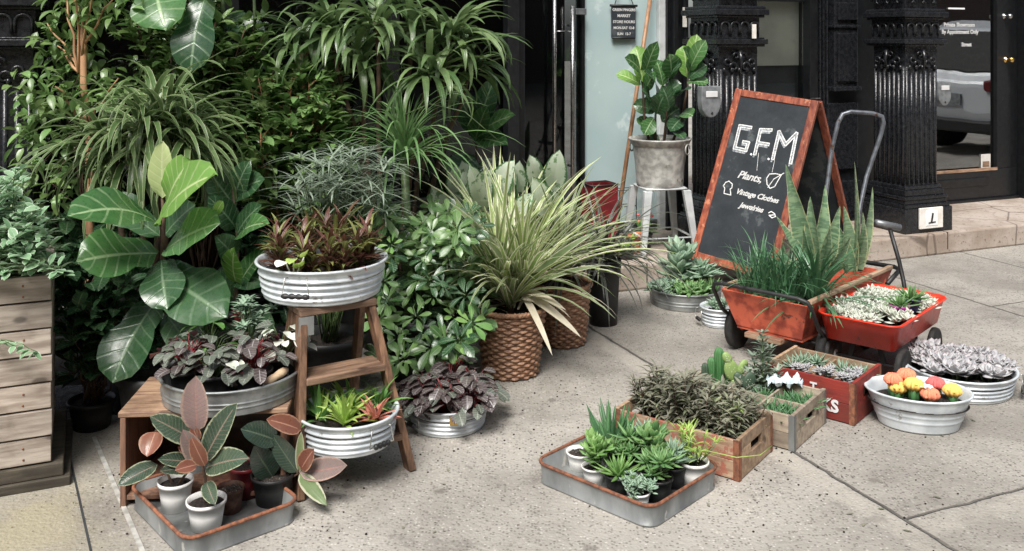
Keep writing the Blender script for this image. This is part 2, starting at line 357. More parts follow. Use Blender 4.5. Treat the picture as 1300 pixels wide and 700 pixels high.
# leaves
L = {}
def LM(k, *a, **kw): L[k] = leafmat('leaf_'+k, *a, **kw)
LM('fiddle', (.028, .10, .025), (.075, .19, .05), vein=(.28, .40, .20), vs=.95, side=7, rough=.30, spec=.6)
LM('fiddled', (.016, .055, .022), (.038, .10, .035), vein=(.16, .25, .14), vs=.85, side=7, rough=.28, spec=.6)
LM('bright', (.12, .29, .04), (.20, .37, .07), vein=(.50, .60, .28), vs=.9, side=7, rough=.4, trans=.35)
LM('pale', (.40, .50, .18), (.50, .58, .26), vein=(.75, .78, .5), vs=.5, side=7, rough=.45, trans=.4)
LM('ficus', (.05, .115, .025), (.18, .28, .085), vein=(.2, .3, .14), vs=.3, rough=.33, spec=.65)
LM('ficusl', (.08, .19, .045), (.20, .34, .11), vein=(.25, .35, .15), vs=.3, rough=.38)
LM('spider', (.045, .095, .025), (.11, .18, .06), margin=(.33, .38, .20), mw=.16, rough=.36, spec=.6)
LM('drac', (.042, .095, .026), (.16, .235, .09), vein=(.18, .30, .18), vs=.45, rough=.32, spec=.65)
LM('grass', (.06, .15, .04), (.16, .28, .10), vein=(.4, .5, .3), vs=.5, rough=.4)
LM('aralia', (.16, .22, .16), (.30, .36, .28), vein=(.45, .5, .4), vs=.5, rough=.5)
LM('scheff', (.04, .105, .028), (.14, .25, .075), vein=(.30, .40, .22), vs=.6, rough=.32, spec=.6)
LM('cord', (.15, .27, .06), (.36, .44, .15), margin=(.74, .71, .55), mw=.36, vein=(.45, .5, .2), vs=.4, rough=.42)
LM('cordd', (.10, .16, .06), (.2, .25, .11), margin=(.42, .42, .30), mw=.25, rough=.42)
LM('dry', (.42, .38, .28), (.55, .50, .38), rough=.6, trans=.15)
LM('dark', (.030, .045, .034), (.075, .085, .068), margin=(.24, .22, .2), mw=.15, rough=.4)
LM('silver', (.46, .54, .42), (.60, .66, .54), margin=(.06, .16, .06), mw=.16, vein=(.6, .64, .5), vs=.4, rough=.45, mottle=((.16, .28, .14), 28, .58))
LM('croton', (.035, .022, .016), (.11, .035, .025), vein=(.34, .17, .09), vs=.55, margin=(.20, .07, .045), mw=.12, rough=.33, side=8, spec=.6)
LM('crotong', (.07, .11, .03), (.20, .22, .06), vein=(.55, .45, .15), vs=.7, rough=.33, side=8, spec=.6)
LM('lime', (.26, .42, .06), (.42, .55, .14), vein=(.6, .68, .3), vs=.4, rough=.4, trans=.3)
LM('green', (.06, .18, .035), (.14, .30, .07), vein=(.3, .42, .15), vs=.4, rough=.36)
LM('pink', (.50, .16, .12), (.60, .28, .2), vein=(.6, .4, .3), vs=.4, rough=.4)
LM('pepe', (.035, .024, .024), (.095, .075, .072), vein=(.36, .34, .33), vs=.8, side=6, rough=.33, under=(.14, .03, .045), trans=.1, spec=.65)
LM('pepeg', (.05, .06, .048), (.13, .15, .12), vein=(.36, .40, .33), vs=.6, side=6, rough=.33, under=(.12, .04, .05), trans=.1, spec=.65)
LM('rubber', (.02, .045, .028), (.05, .085, .05), margin=(.30, .33, .21), mw=.10, vein=(.34, .24, .19), vs=.5, side=14, rough=.28, spec=.65, under=(.24, .13, .10), trans=.08)
LM('rubberp', (.23, .155, .145), (.15, .13, .115), margin=(.32, .22, .18), mw=.15, vein=(.36, .16, .13), vs=.5, side=14, rough=.3, trans=.08)
LM('rubbero', (.21, .075, .04), (.14, .05, .035), margin=(.34, .18, .11), mw=.12, vein=(.55, .3, .2), vs=.5, rough=.32, trans=.15)
LM('rubberd', (.016, .035, .024), (.035, .06, .04), vein=(.12, .16, .1), vs=.5, side=14, rough=.22, spec=.75, under=(.2, .1, .07), trans=.05)
LM('pothos', (.13, .27, .13), (.24, .38, .22), margin=(.48, .58, .44), mw=.16, vein=(.3, .45, .28), vs=.3, rough=.4)
LM('succ', (.055, .15, .045), (.15, .28, .09), rough=.4, trans=.05, tipc=(.22, .30, .10))
LM('lime2', (.09, .21, .05), (.19, .33, .09), rough=.4, trans=.05)
LM('succg', (.15, .25, .17), (.26, .36, .25), rough=.5, trans=.05)
LM('succd', (.04, .12, .05), (.09, .21, .08), rough=.38, trans=.05)
LM('jade', (.36, .42, .33), (.58, .60, .52), margin=(.72, .70, .64), mw=.2, rough=.5, trans=.08)
LM('ghost', (.27, .28, .30), (.45, .445, .45), rough=.55, trans=.05, tipc=(.34, .26, .28), margin=(.56, .55, .54), mw=.12)
LM('sedum', (.085, .095, .066), (.25, .25, .185), vein=(.26, .25, .18), vs=.35, margin=(.24, .21, .15), mw=.14, rough=.45, trans=.12)
LM('sedumg', (.11, .14, .08), (.25, .27, .16), vein=(.35, .35, .22), vs=.35, rough=.45, trans=.12)
LM('sans', (.065, .135, .07), (.11, .18, .10), band=(.17, .26, .14), margin=(.36, .38, .20), mw=.1, rough=.36, trans=.05, spec=.6)
LM('chive', (.035, .12, .055), (.085, .20, .09), vein=(.2, .3, .18), vs=.3, rough=.36, trans=.12)
LM('cactus', (.035, .13, .04), (.06, .18, .05), rough=.5, trans=0)
LM('cactusd', (.03, .06, .035), (.05, .085, .05), rough=.55, trans=0)
LM('opuntia', (.16, .26, .07), (.24, .34, .10), rough=.5, trans=0)
LM('orange', (.70, .12, .05), (.78, .28, .14), rough=.85, trans=0)
LM('yellow', (.78, .42, .04), (.80, .56, .14), rough=.85, trans=0)
LM('redc', (.58, .06, .07), (.66, .14, .12), rough=.85, trans=0)
LM('petal', (.80, .78, .74), (.85, .83, .78), rough=.6, trans=.2)
M['stem'] = pbr('stem_green', (.09, .14, .05), (.05, .08, .03), 40, .5, 0, .1, 60, .001)
M['stembrown'] = pbr('stem_brown', (.10, .06, .035), (.05, .03, .02), 40, .8, 0, .4, 60, .002)
M['stemorange'] = pbr('stem_orange', (.34, .17, .085), (.22, .10, .05), 30, .75, 0, .4, 60, .002)
M['bark'] = pbr('bark', (.52, .30, .16), (.30, .16, .085), 18, .8, 0, .6, 30, .004, stretch=(1, 1, .3))
M['wicker'] = pbr('wicker', (.40, .23, .14), (.19, .095, .055), 60, .5, 0, .4, 120, .002, lo=.35, hi=.7)
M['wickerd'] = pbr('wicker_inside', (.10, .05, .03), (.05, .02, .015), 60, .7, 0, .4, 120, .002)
# ------------------------------------------------------------------ ground
def uv_of(p): return (p.dot(FU), p.dot(FN))
def ground_mat():
    m, t, p, o = newmat('pavement_concrete')
    tc = nn(t, 'TexCoord'); obj = tc.outputs['Object']
    def dot(vx, vy):
        d = nn(t, 'VectorMath', operation='DOT_PRODUCT'); d.inputs[1].default_value = (vx, vy, 0); t.links.new(obj, d.inputs[0]); return d.outputs['Value']
    u = dot(FU.x, FU.y); v = dot(FN.x, FN.y)
    big = noise(t, obj, 1.3, 5, .6); med = noise(t, obj, 9, 5, .65); fine = noise(t, obj, 60, 3, .6)
    col = mix(t, smooth(t, big, .35, .68), (.385, .36, .32), (.25, .232, .205))
    col = mix(t, mth(t, 'MULTIPLY', smooth(t, med, .5, .72), .5), col, (.26, .24, .21))
    # exposed aggregate: dark and pale grains; more worn to the right of the first joint
    uj = [uv_of(G(1010, 575))[0], uv_of(G(1130, 350))[0], 0]
    worn = smooth(t, u, uj[0]-.01, uj[0]+.01)
    v1 = nn(t, 'TexVoronoi'); v1.inputs['Scale'].default_value = 100; t.links.new(obj, v1.inputs['Vector'])
    sc = nn(t, 'SeparateColor'); t.links.new(v1.outputs['Color'], sc.inputs[0])
    grain = mth(t, 'MULTIPLY', smooth(t, sc.outputs[0], .42, .52), mth(t, 'SUBTRACT', 1, smooth(t, v1.outputs['Distance'], .25, .5)))
    dens = mth(t, 'MULTIPLY_ADD', worn, .32, mth(t, 'MULTIPLY_ADD', med, 1.0, .24), clamp=True)
    col = mix(t, mth(t, 'MULTIPLY', grain, dens), col, (.115, .105, .092))
    gr2 = mth(t, 'MULTIPLY', smooth(t, sc.outputs[1], .72, .80), mth(t, 'SUBTRACT', 1, smooth(t, v1.outputs['Distance'], .2, .5)))
    col = mix(t, mth(t, 'MULTIPLY', gr2, .4), col, (.70, .67, .62))
    v2 = nn(t, 'TexVoronoi'); v2.inputs['Scale'].default_value = 42; t.links.new(obj, v2.inputs['Vector'])
    s2 = nn(t, 'SeparateColor'); t.links.new(v2.outputs['Color'], s2.inputs[0])
    pit = mth(t, 'MULTIPLY', smooth(t, s2.outputs[0], .74, .82), mth(t, 'SUBTRACT', 1, smooth(t, v2.outputs['Distance'], .12, .28)))
    col = mix(t, mth(t, 'MULTIPLY', pit, mth(t, 'MULTIPLY_ADD', worn, .25, .25)), col, (.13, .115, .10))
    # trodden-in gum spots
    v3 = nn(t, 'TexVoronoi'); v3.inputs['Scale'].default_value = 4.2; v3.inputs['Randomness'].default_value = 1
    wv = nn(t, 'VectorMath', operation='ADD'); cb = nn(t, 'CombineXYZ'); t.links.new(mth(t, 'MULTIPLY', med, .10), cb.inputs[0]); t.links.new(mth(t, 'MULTIPLY', fine, .05), cb.inputs[1])
    t.links.new(obj, wv.inputs[0]); t.links.new(cb.outputs[0], wv.inputs[1]); t.links.new(wv.outputs[0], v3.inputs['Vector'])
    gum = mth(t, 'SUBTRACT', 1, smooth(t, v3.outputs['Distance'], .06, .10)); col = mix(t, mth(t, 'MULTIPLY', mth(t, 'MULTIPLY', gum, smooth(t, big, .42, .55)), .7), col, (.13, .115, .10))
    # tooled joints and cement bands beside them
    wob = mth(t, 'MULTIPLY_ADD', noise(t, obj, 7, 4), .03, -.015)
    ln = None; h = None
    def line(x, x0, w, mask=None):
        d = mth(t, 'ABSOLUTE', mth(t, 'ADD', mth(t, 'SUBTRACT', x, x0), wob)); q = mth(t, 'SUBTRACT', 1, smooth(t, d, w*.4, w))
        return mth(t, 'MULTIPLY', q, mask) if mask else q
    vj = uv_of(G(1165, 655))[1]
    lines = [line(u, uj[0], .009), line(u, uj[1], .009), line(v, vj, .007, worn), line(v, vj-1.45, .007), line(v, vj+1.5, .006, smooth(t, u, uj[1], uj[1]+.01)), line(u, uj[0]+3.0, .007), line(u, uj[0]-3.0, .006)]
    ln = lines[0]
    for q in lines[1:]: ln = mth(t, 'MAXIMUM', ln, q)
    bands = mth(t, 'MAXIMUM', line(u, uj[0]-.055, .06), line(v, vj-.06, .06, worn))
    col = mix(t, mth(t, 'MULTIPLY', bands, .45), col, (.42, .39, .335))
    col = mix(t, mth(t, 'MULTIPLY', ln, mth(t, 'MULTIPLY_ADD', med, .9, .42), clamp=True), col, (.05, .045, .04))
    st_ = noise(t, obj, .9, 6, .7); col = mix(t, mth(t, 'MULTIPLY', smooth(t, st_, .50, .60), .42), col, (.165, .15, .13)); wet = noise(t, obj, 2.6, 7, .75); col = mix(t, mth(t, 'MULTIPLY', smooth(t, wet, .58, .64), .35), col, (.12, .11, .10)); col = mix(t, mth(t, 'MULTIPLY', worn, .16), col, (.22, .205, .18))
    # damp ochre stain at the left under the planter
    lf = mth(t, 'SUBTRACT', 1, smooth(t, u, -.25, .15)); col = mix(t, mth(t, 'MULTIPLY', lf, mth(t, 'MULTIPLY_ADD', smooth(t, noise(t, obj, 3.1, 4), .4, .65), .5, .1)), col, (.36, .32, .20))
    t.links.new(col, p.inputs['Base Color']); p.inputs['Roughness'].default_value = .85
    hh = mth(t, 'SUBTRACT', mth(t, 'ADD', mth(t, 'MULTIPLY', fine, .9), mth(t, 'MULTIPLY', v1.outputs['Distance'], .35)), mth(t, 'MULTIPLY_ADD', ln, 2.5, mth(t, 'MULTIPLY', pit, .8)))
    bump(t, p, hh, .8, .006)
    return m
def stone_mat():
    m, t, p, o = newmat('step_stone'); vec = coords(t)
    a = noise(t, vec, 3, 6, .6); b = noise(t, vec, 40, 4, .6)
    col = mix(t, smooth(t, a, .35, .65), (.42, .36, .31), (.28, .22, .175))
    col = mix(t, smooth(t, b, .55, .7), col, (.17, .14, .11))
    vo = nn(t, 'TexVoronoi', feature='DISTANCE_TO_EDGE'); vo.inputs['Scale'].default_value = 1.7; t.links.new(coords(t, (1, 1, .2)), vo.inputs['Vector'])
    cr = mth(t, 'SUBTRACT', 1, smooth(t, vo.outputs['Distance'], .003, .014)); col = mix(t, mth(t, 'MULTIPLY', cr, .6), col, (.07, .05, .04))
    t.links.new(col, p.inputs['Base Color']); p.inputs['Roughness'].default_value = .82
    bump(t, p, mth(t, 'SUBTRACT', b, mth(t, 'MULTIPLY', cr, 1.5)), .5, .006); return m
M['ground'] = ground_mat(); M['stone'] = stone_mat()
g = MB(); g.v = [V(-40, -40, 0), V(60, -40, 0), V(60, 60, 0), V(-40, 60, 0)]; g.face([0, 1, 2, 3])
o = g.build('pavement', M['ground']); tag(o, 'speckled grey concrete pavement with dark joints', 'pavement', kind='structure')
def FM():   # matrix of the facade frame
    return Matrix.Rotation(FA, 4, 'Z')
FMAT = FM()
def fobj(mb, name, mat, parent, bevel=0, smooth=False, off=None):
    o = mb.build(name, mat, parent, smooth=smooth, bevel=bevel); return o
def fthing(name, label, cat, u=0, v=0, z=0, group=None, kind=None):
    return thing(name, label, cat, F(u, v, z), FA, group, kind)
# stone step
V0 = 4.6; uL = pu(632, V0)
st = thing('stone_step', 'long low stone step running below the black shopfront', 'step', F(0, 0), FA, kind='structure')
b = MB(); b.box(uL, 9, V0, 7.4, 0, .14); b.build('step_block', M['stone'], st, smooth=False, bevel=.012)
b = MB(); 
sx = uL+.9
while sx < 9: b.box(sx-.003, sx+.003, V0-.0015, V0+.3, .03, .1412); sx += 1.13
b.build('step_joint', M['black2'], st, smooth=False)
# cast-iron pilasters
def column(ul, v0, w, label, zt=4.2):
    c = fthing('iron_pilaster', label, 'pilaster', ul+w/2, v0+w/2, .14 if ul > uL else 0, 'black cast iron pilasters of the shopfront')
    z0 = .14 if ul > uL else 0; h = w/2
    b = MB()
    for (e, za, zb) in ((.055, 0, .16), (.045, .16, .185), (.03, .185, .215), (.038, .215, .235), (.018, .235, .275), (.008, .275, .30)):
        b.box(-h-e, h+e, -h-e, h+e, za-(0 if za == 0 else .001), zb)
    fo = b.build('base_moulding', M['iron'], c, smooth=False, bevel=.005)
    b = MB(); b.box(-h+.012, h-.012, -h+.012, h-.012, .29, zt-z0); b.build('shaft', M['iron'], c, smooth=False)
    b = MB(); n = 7; zf0, zf1 = .31, 1.22-z0
    for s in range(4):
        Rm = Matrix.Rotation(s*math.pi/2, 4, 'Z')
        for i in range(n):
            x = -h+.028+(w-.056)*i/(n-1)
            if s in (1, 2): continue
            pts = [Rm @ V(x, -h+.014, z) for z in (zf0, (zf0+zf1)/2, zf1-(.04 if i % 2 else 0))]
            b.tube(pts, .0125, k=8)
    b.build('fluting', M['iron'], c)
    for s in (0, 3):
        b = MB()
        Rm = Matrix.Rotation(s*math.pi/2, 4, 'Z')
        for sg in (-1, 1):
            for (x0, zc, rr, tw) in ((.05, 1.235, .03, 1), (.105, 1.26, .026, -1), (.03, 1.30, .022, 1)):
                pts = []
                for k in range(12):
                    a = k/11*math.pi*1.7; q = rr*(1-.55*k/11)
                    pts.append(Rm @ V(sg*(x0*w/.35+q*math.cos(a)*tw), -h-.004, zc-z0+q*math.sin(a)))
                b.tube(pts, .008, .005, k=6)
        b.tube([Rm @ V(0, -h-.006, 1.33-z0), Rm @ V(0, -h-.02, 1.27-z0), Rm @ V(0, -h-.006, 1.18-z0)], .016, .005, k=7)
        for i in range(5):
            x = (-.5+i/4)*w*.72; b.ball(Rm @ V(x, -h+.002, 1.215-z0), .012, .012, .016)
        b.build('scroll_ornament', M['iron'], c)
    b = MB()
    for (e, za, zb) in ((.022, 1.355, 1.37), (.035, 1.37, 1.40), (.02, 1.40, 1.41), (.02, 1.53, 1.545), (.04, 1.545, 1.58), (.025, 1.58, 1.60)):
        b.box(-h-e, h+e, -h-e, h+e, za-z0, zb-z0)
    b.box(-h+.002, h-.002, -h+.002, h-.002, 1.409-z0, 1.531-z0)
    b.build('ledge', M['iron'], c, smooth=False, bevel=.004)
    b = MB()
    for s in (0, 3):
        Rm = Matrix.Rotation(s*math.pi/2, 4, 'Z')
        for i in range(4):
            x = (-.5+(i+.5)/4)*(w-.02); q = (w-.05)/8.6
            pts = [Rm @ V(x-q, -h-.002, 1.425-z0)]+[Rm @ V(x-q*math.cos(a*math.pi/8), -h-.006, 1.475-z0+q*math.sin(a*math.pi/8)) for a in range(9)]+[Rm @ V(x+q, -h-.002, 1.425-z0)]
            b.tube(pts, .0075, k=6)
    b.build('arcade_band', M['iron'], c)
    for s in (0, 3):
        b = MB(); Rm = Matrix.Rotation(s*math.pi/2, 4, 'Z')
        for i in range(3):
            x0 = (-.5+(i+.5)/3)*w*.9
            for sg in (-1, 1):
                pts = []
                for k in range(10):
                    a = k/9*math.pi*1.5; q = .036*(1-.6*k/9); pts.append(Rm @ V(x0+sg*(.016+q*math.cos(a)*.8), -h-.012, 1.655-z0+q*math.sin(a)))
                b.tube(pts, .009, .005, k=6)
            b.ball(Rm @ V(x0, -h-.012, 1.72-z0), .018, .014, .04)
        b.build('leaf_cresting', M['iron'], c)
    return c
vC = 4.70
column(pu(1149, vC), vC, .30, 'black fluted iron pilaster between the chalkboard and the glass showroom door')
column(pu(912, vC), vC, .30, 'black fluted iron pilaster behind the fiddle leaf fig in a bucket')
column(pu(46, 4.62)-.34, 4.62, .34, 'black fluted iron pilaster at the left edge beside the ficus tree')
VD = 5.4
# left shop window, behind the plants
shop = fthing('shop_window', 'dark shop window and black bulkhead behind the massed plants', 'shop window', 0, 0)
ua, ub = pu(46, 4.85), pu(655, 4.85)
b = MB(); b.box(ua-.05, ub, 4.82, 4.90, 0, .55); b.box(ua-.05, ub, 4.82, 4.92, 3.2, 4.2)
for uu in (ua-.02, ua+(ub-ua)*.36, ua+(ub-ua)*.7, ub-.035): b.box(uu-.035, uu+.035, 4.80, 4.92, .551, 3.199)
b.build('window_frame', M['black'], shop, smooth=False, bevel=.004)
b = MB(); b.box(ua, ub-.07, 4.865, 4.875, .552, 3.198); b.build('pane', M['glass'], shop, smooth=False)
b = MB(); b.box(ua-.05, ub+.0, 5.6, 5.65, 0, 4.2); b.box(ua-.1, ua-.05, 4.95, 5.65, 0, 4.2); b.build('back_wall', M['black2'], shop, smooth=False)
# glass entrance door with tall pull handles
ud0, ud1 = pu(646, VD), pu(741, VD)
dr = fthing('glass_door', 'dark glass entrance door with two tall steel pull bars', 'door')
b = MB(); b.box(ud0, ud1, VD+.004, VD+.014, .17, 2.5); b.build('pane', M['glass'], dr, smooth=False)
b = MB(); b.box(ub, ub+.06, 4.86, VD+.1, .14, 4.2); b.box(ud0-.03, ud0+.02, VD-.02, VD+.06, .1402, 2.6); b.box(ud1-.02, ud1+.0, VD-.02, VD+.06, .1402, 2.6); b.box(ud0, ud1, VD-.03, VD+.05, .1402, .17); b.box(ud0, ud1, VD-.03, VD+.05, 2.5, 4.2)
b.build('door_frame', M['black'], dr, smooth=False, bevel=.003)
b = MB(); b.box(ud0-.2, ud1+.3, 6.3, 6.35, .14, 4.2); b.build('dark_lobby', M['black2'], dr, smooth=False)
for px in (704, 727):
    uu = pu(px, VD-.06); b = MB(); zt = pz(px, 8 if px > 710 else -60, VD-.06)
    b.tube([(uu, VD-.06, .45), (uu, VD-.06, zt)], .0135, k=14)
    for z in (.6, zt-.12): b.tube([(uu, VD-.06, z), (uu, VD+.004, z)], .008, k=8)
    b.build('pull_handle', M['steel'], dr)
zz = pz(715, 40, VD-.06); b = MB(); b.tube([(pu(704, VD-.06), VD-.06, zz), (pu(727, VD-.06), VD-.06, zz)], .004, k=8); b.build('cross_bar', M['steel'], dr)
b = MB(); u_ = pu(730, VD-.05); z_ = pz(738, 15, VD-.05); b.box(u_, u_+.075, VD-.065, VD-.045, z_-.02, z_+.02); b.build('lock_bracket', M['plaque'], dr, smooth=False, bevel=.004)
# pale teal wall
ut0, ut1 = ud1+.002, pu(832, VD+.02)
wl = fthing('teal_wall', 'pale teal painted wall panel beside the glass entrance', 'wall')
b = MB(); b.box(ut0, ut1, VD+.01, VD+.12, .14, 4.2); b.build('panel', M['teal'], wl, smooth=False)
b = MB(); b.box(ut0, ut1, VD-.004, VD+.009, .1402, .21); b.build('skirting', M['greyp'], wl, smooth=False, bevel=.003)
b = MB(); u2 = pu(842, VD); b.box(ut1+.001, u2, VD-.03, VD+.1, .1402, 4.2); b.build('white_trim', M['whitemet'], wl, smooth=False, bevel=.003)
# black panelling between the teal wall and the middle pilaster
pn = fthing('black_panelling', 'black moulded panelling left of the middle pilaster', 'panelling')
ue = pu(912, vC)
b = MB(); b.box(u2+.001, ue+.2, VD-.05, VD+.1, .14, 4.2); b.build('panel', M['black'], pn, smooth=False)
b = MB()
for k in range(4):
    x = u2+.03+k*.085; b.box(x, x+.035, VD-.085+.01*(k % 2), VD-.051, .1402, 4.2)
b.build('moulding', M['black'], pn, smooth=False, bevel=.006)
# middle display window with beige blind
vm = 5.2; um0, um1 = ue+.305, pu(1022, vm)
mw = fthing('display_window', 'narrow display window with beige blind above a grey panel', 'window')
b = MB(); b.box(um0-.06, um1, vm+.02, vm+.03, .45, 2.4); b.build('pane', M['glassc'], mw, smooth=False)
zb = pz(985, 82, vm+.3)
b = MB(); b.box(um0-.1, um1+.0, vm+.065, vm+.075, zb, 2.6); b.build('blind', M['beige'], mw, smooth=False)
b = MB(); b.box(um0-.1, um1+.0, vm+.08, vm+.09, .45, zb+.02); b.build('grey_panel', M['greyp'], mw, smooth=False)
b = MB(); b.box(um0-.1, um1, vm, vm+.06, .1402, .45); b.box(um0-.1, um1, vm, vm+.06, pz(985, 2, vm), 4.2)
b.box(um1, um1+.07, vm-.05, vm+.08, .1402, 4.2); b.build('window_frame', M['black'], mw, smooth=False, bevel=.004)
# moulded black pier
uq0, uq1 = um1+.071, pu(1149, vC)+.02
pr = fthing('moulded_pier', 'black moulded pier between the display window and right pilaster', 'pier')
b = MB(); b.box(uq0, uq1+.3, vm-.02, vm+.15, .14, 4.2); b.build('panel', M['black'], pr, smooth=False)
uc0, uc1 = pu(1058, vm-.07), pu(1088, vm-.07)
b = MB(); b.box(uc0, uc1, vm-.08, vm-.021, pz(1070, 112, vm-.07), 4.1); b.box(uc0-.015, uc1+.015, vm-.1, vm-.021, pz(1070, 116, vm-.07), pz(1070, 110, vm-.07)); b.box(uc0-.012, uc1+.012, vm-.095, vm-.021, pz(1070, 36, vm), pz(1070, 32, vm))
b.box(uc0+.02, uc1-.02, vm-.1, vm-.08, pz(1070, 104, vm-.07), pz(1070, 42, vm)); b.box(uc0+.02, uc1-.02, vm-.1, vm-.08, pz(1070, 26, vm-.07), pz(1070, 4, vm))
for k in range(3): b.box(uq0+.02+k*.03, uq0+.032+k*.03, vm-.045, vm-.021, .1402, 4.15)
b.box(uc0-.05, uc1+.05, vm-.06, vm-.021, .1402, .42); b.box(uc0-.03, uc1+.03, vm-.05, vm-.021, .5, pz(1070, 130, vm))
b.build('moulding', M['iron'], pr, smooth=False, bevel=.006)
# showroom door
VR = 5.42
ur0 = pu(1150, vC)+.25; ug0, ug1 = pu(1182, VR), pu(1263, VR); ur1 = pu(1288, VR)
sd = fthing('showroom_door', 'black framed glass door with brass knob and white lettering', 'door')
zg = pz(1230, 216, VR)
b = MB(); b.box(ug0-.2, ug1, VR+.012, VR+.02, zg, 2.3); b.build('pane', M['glassm'], sd, smooth=False)
b = MB(); b.box(ug0-.2, ur1, VR-.02, VR+.04, .16, zg); b.box(ug1, ur1, VR-.02, VR+.04, zg+.001, 2.5); b.box(ug0-.2, ug1-.001, VR-.02, VR+.04, 2.3, 2.5)
b.box(ug0-.14, ug1-.1, VR-.03, VR-.021, .26, zg-.06)
b.build('door_leaf', M['black'], sd, smooth=False, bevel=.004)
b = MB(); b.box(ug0-.22, ug1+.0, VR-.026, VR-.0205, zg-.012, zg+.012); b.build('glazing_bead', M['benchtop'], sd, smooth=False, bevel=.002)
b = MB(); b.box(ur1+.004, ur1+.10, VR-.10, VR+.1, .14, 4.2); b.box(ur1+.101, ur1+2.5, VR-.02, VR+.1, .14, 4.2); b.box(ug0-.2, ur1, VR-.05, VR+.1, 2.51, 4.2); b.box(ug0-.3, ur1, VR-.05, VR+.1, .1402, .16)
for k in range(4): b.box(ur1+.16+k*.05, ur1+.185+k*.05, VR-.05, VR-.021, .1402, 4.15)
b.build('door_surround', M['black'], sd, smooth=False, bevel=.005)
b = MB(); b.box(ug0-.5, ur1+.3, 6.6, 6.65, .14, 4.2); b.build('dark_lobby', M['black2'], sd, smooth=False)
def knob(px, py, r, parent, name):
    uu, zz = pu(px, VR-.02), pz(px, py, VR-.02); b = MB()
    Mx = Matrix.Translation(V(uu, VR-.02, zz)) @ Matrix.Rotation(math.pi/2, 4, 'X')
    m0 = len(b.v); b.lathe([(0, 0), (r*1.25, 0), (r*1.2, .006), (r*.5, .012), (r*.45, .03), (r*.95, .04), (r, .055), (r*.8, .066), (0, .07)], 20); b.v[m0:] = [Mx @ a for a in b.v[m0:]]
    b.build(name, M['brass'] if name == 'door_knob' else M['steel'], parent)
knob(1277, 76, .022, sd, 'door_knob'); knob(1275, 21, .02, sd, 'lock_cylinder')
def text(s, parent, name, size, mat, Mx, align='CENTER', shear=0, ext=.0006, bold=0, space=1):
    cu = bpy.data.curves.new(name, 'FONT'); cu.body = s; cu.size = size; cu.align_x = align; cu.extrude = ext; cu.shear = shear; cu.offset = bold; cu.resolution_u = 3; cu.space_character = space
    tmp = bpy.data.objects.new(name, cu); C.objects.link(tmp)
    bpy.context.view_layer.update()
    me = bpy.data.meshes.new_from_object(tmp.evaluated_get(bpy.context.evaluated_depsgraph_get()))
    bpy.data.objects.remove(tmp); me.name = name; me.materials.clear(); me.materials.append(mat)
    o = bpy.data.objects.new(name, me); C.objects.link(o); o.parent = parent; o.matrix_local = Mx; return o
def ftext(s, px, py, v, size, parent, name, mat, **k):
    return text(s, parent, name, size, mat, Matrix.Translation(V(pu(px, v), v, pz(px, py, v))) @ Matrix.Rotation(math.pi/2, 4, 'X'), **k)
ftext('Private Showroom', 1218, 34, VR+.006, .043, sd, 'lettering', M['letter'], bold=.0012)
ftext('By Appointment Only', 1219, 43, VR+.006, .043, sd, 'lettering', M['letter'], bold=.0012)
ftext('Street', 1227, 59, VR+.006, .042, sd, 'lettering', M['letter'], bold=.0012)
b = MB(); uu = pu(1215, VR); b.box(uu-.085, uu+.085, VR+.003, VR+.007, pz(1215, 12, VR), pz(1215, 10, VR)); b.build('rule_line', M['letter'], sd, smooth=False)
b = MB(); uu = pu(1252, VR); b.box(uu-.05, uu+.05, VR+.003, VR+.007, pz(1252, 215, VR), pz(1252, 196, VR)); b.build('sticker', M['paper'], sd, smooth=False)
b = MB(); b.box(uu-.035, uu+.035, VR+.0015, VR+.0025, pz(1252, 212, VR), pz(1252, 205, VR)); b.build('sticker_print', M['benchtop'], sd, smooth=False)
# white box on the pilaster base
cu_ = pu(1149, vC)+.15; ez = pz(1171, 278, vC-.06)
bx = fthing('white_label_card', 'white card with a black figure taped on the pilaster base', 'card', cu_, vC-.058, ez)
b = MB(); b.box(-.095, .105, -.014, 0, -.065, .07); b.build('card', M['paper'], bx, smooth=False, bevel=.003)
b = MB(); b.box(-.045, .055, -.0165, -.0142, -.045, .055); b.build('inner_label', M['letter'], bx, smooth=False)
b = MB(); b.beam((.0, -.018, -.025), (.012, -.018, .035), .014, .002, (0, 1, 0)); b.beam((-.025, -.018, -.028), (.035, -.018, -.024), .008, .002, (0, 1, 0)); b.build('printed_mark', M['plastic'], bx, smooth=False)
# small white labels
for (px, py, w, h, v, lab) in ((869, 22, .03, .13, VD-.08, 'small white strip on the dark panelling above the fig'), (957, 40, .028, .085, vC-.04, 'small white tag on the middle pilaster arches')):
    t_ = fthing('paper_tag', lab, 'tag', pu(px, v), v, pz(px, py, v)); b = MB(); b.box(-w/2, w/2, -.006, 0, -h/2, h/2); b.build('tag_card', M['paper'], t_, smooth=False)
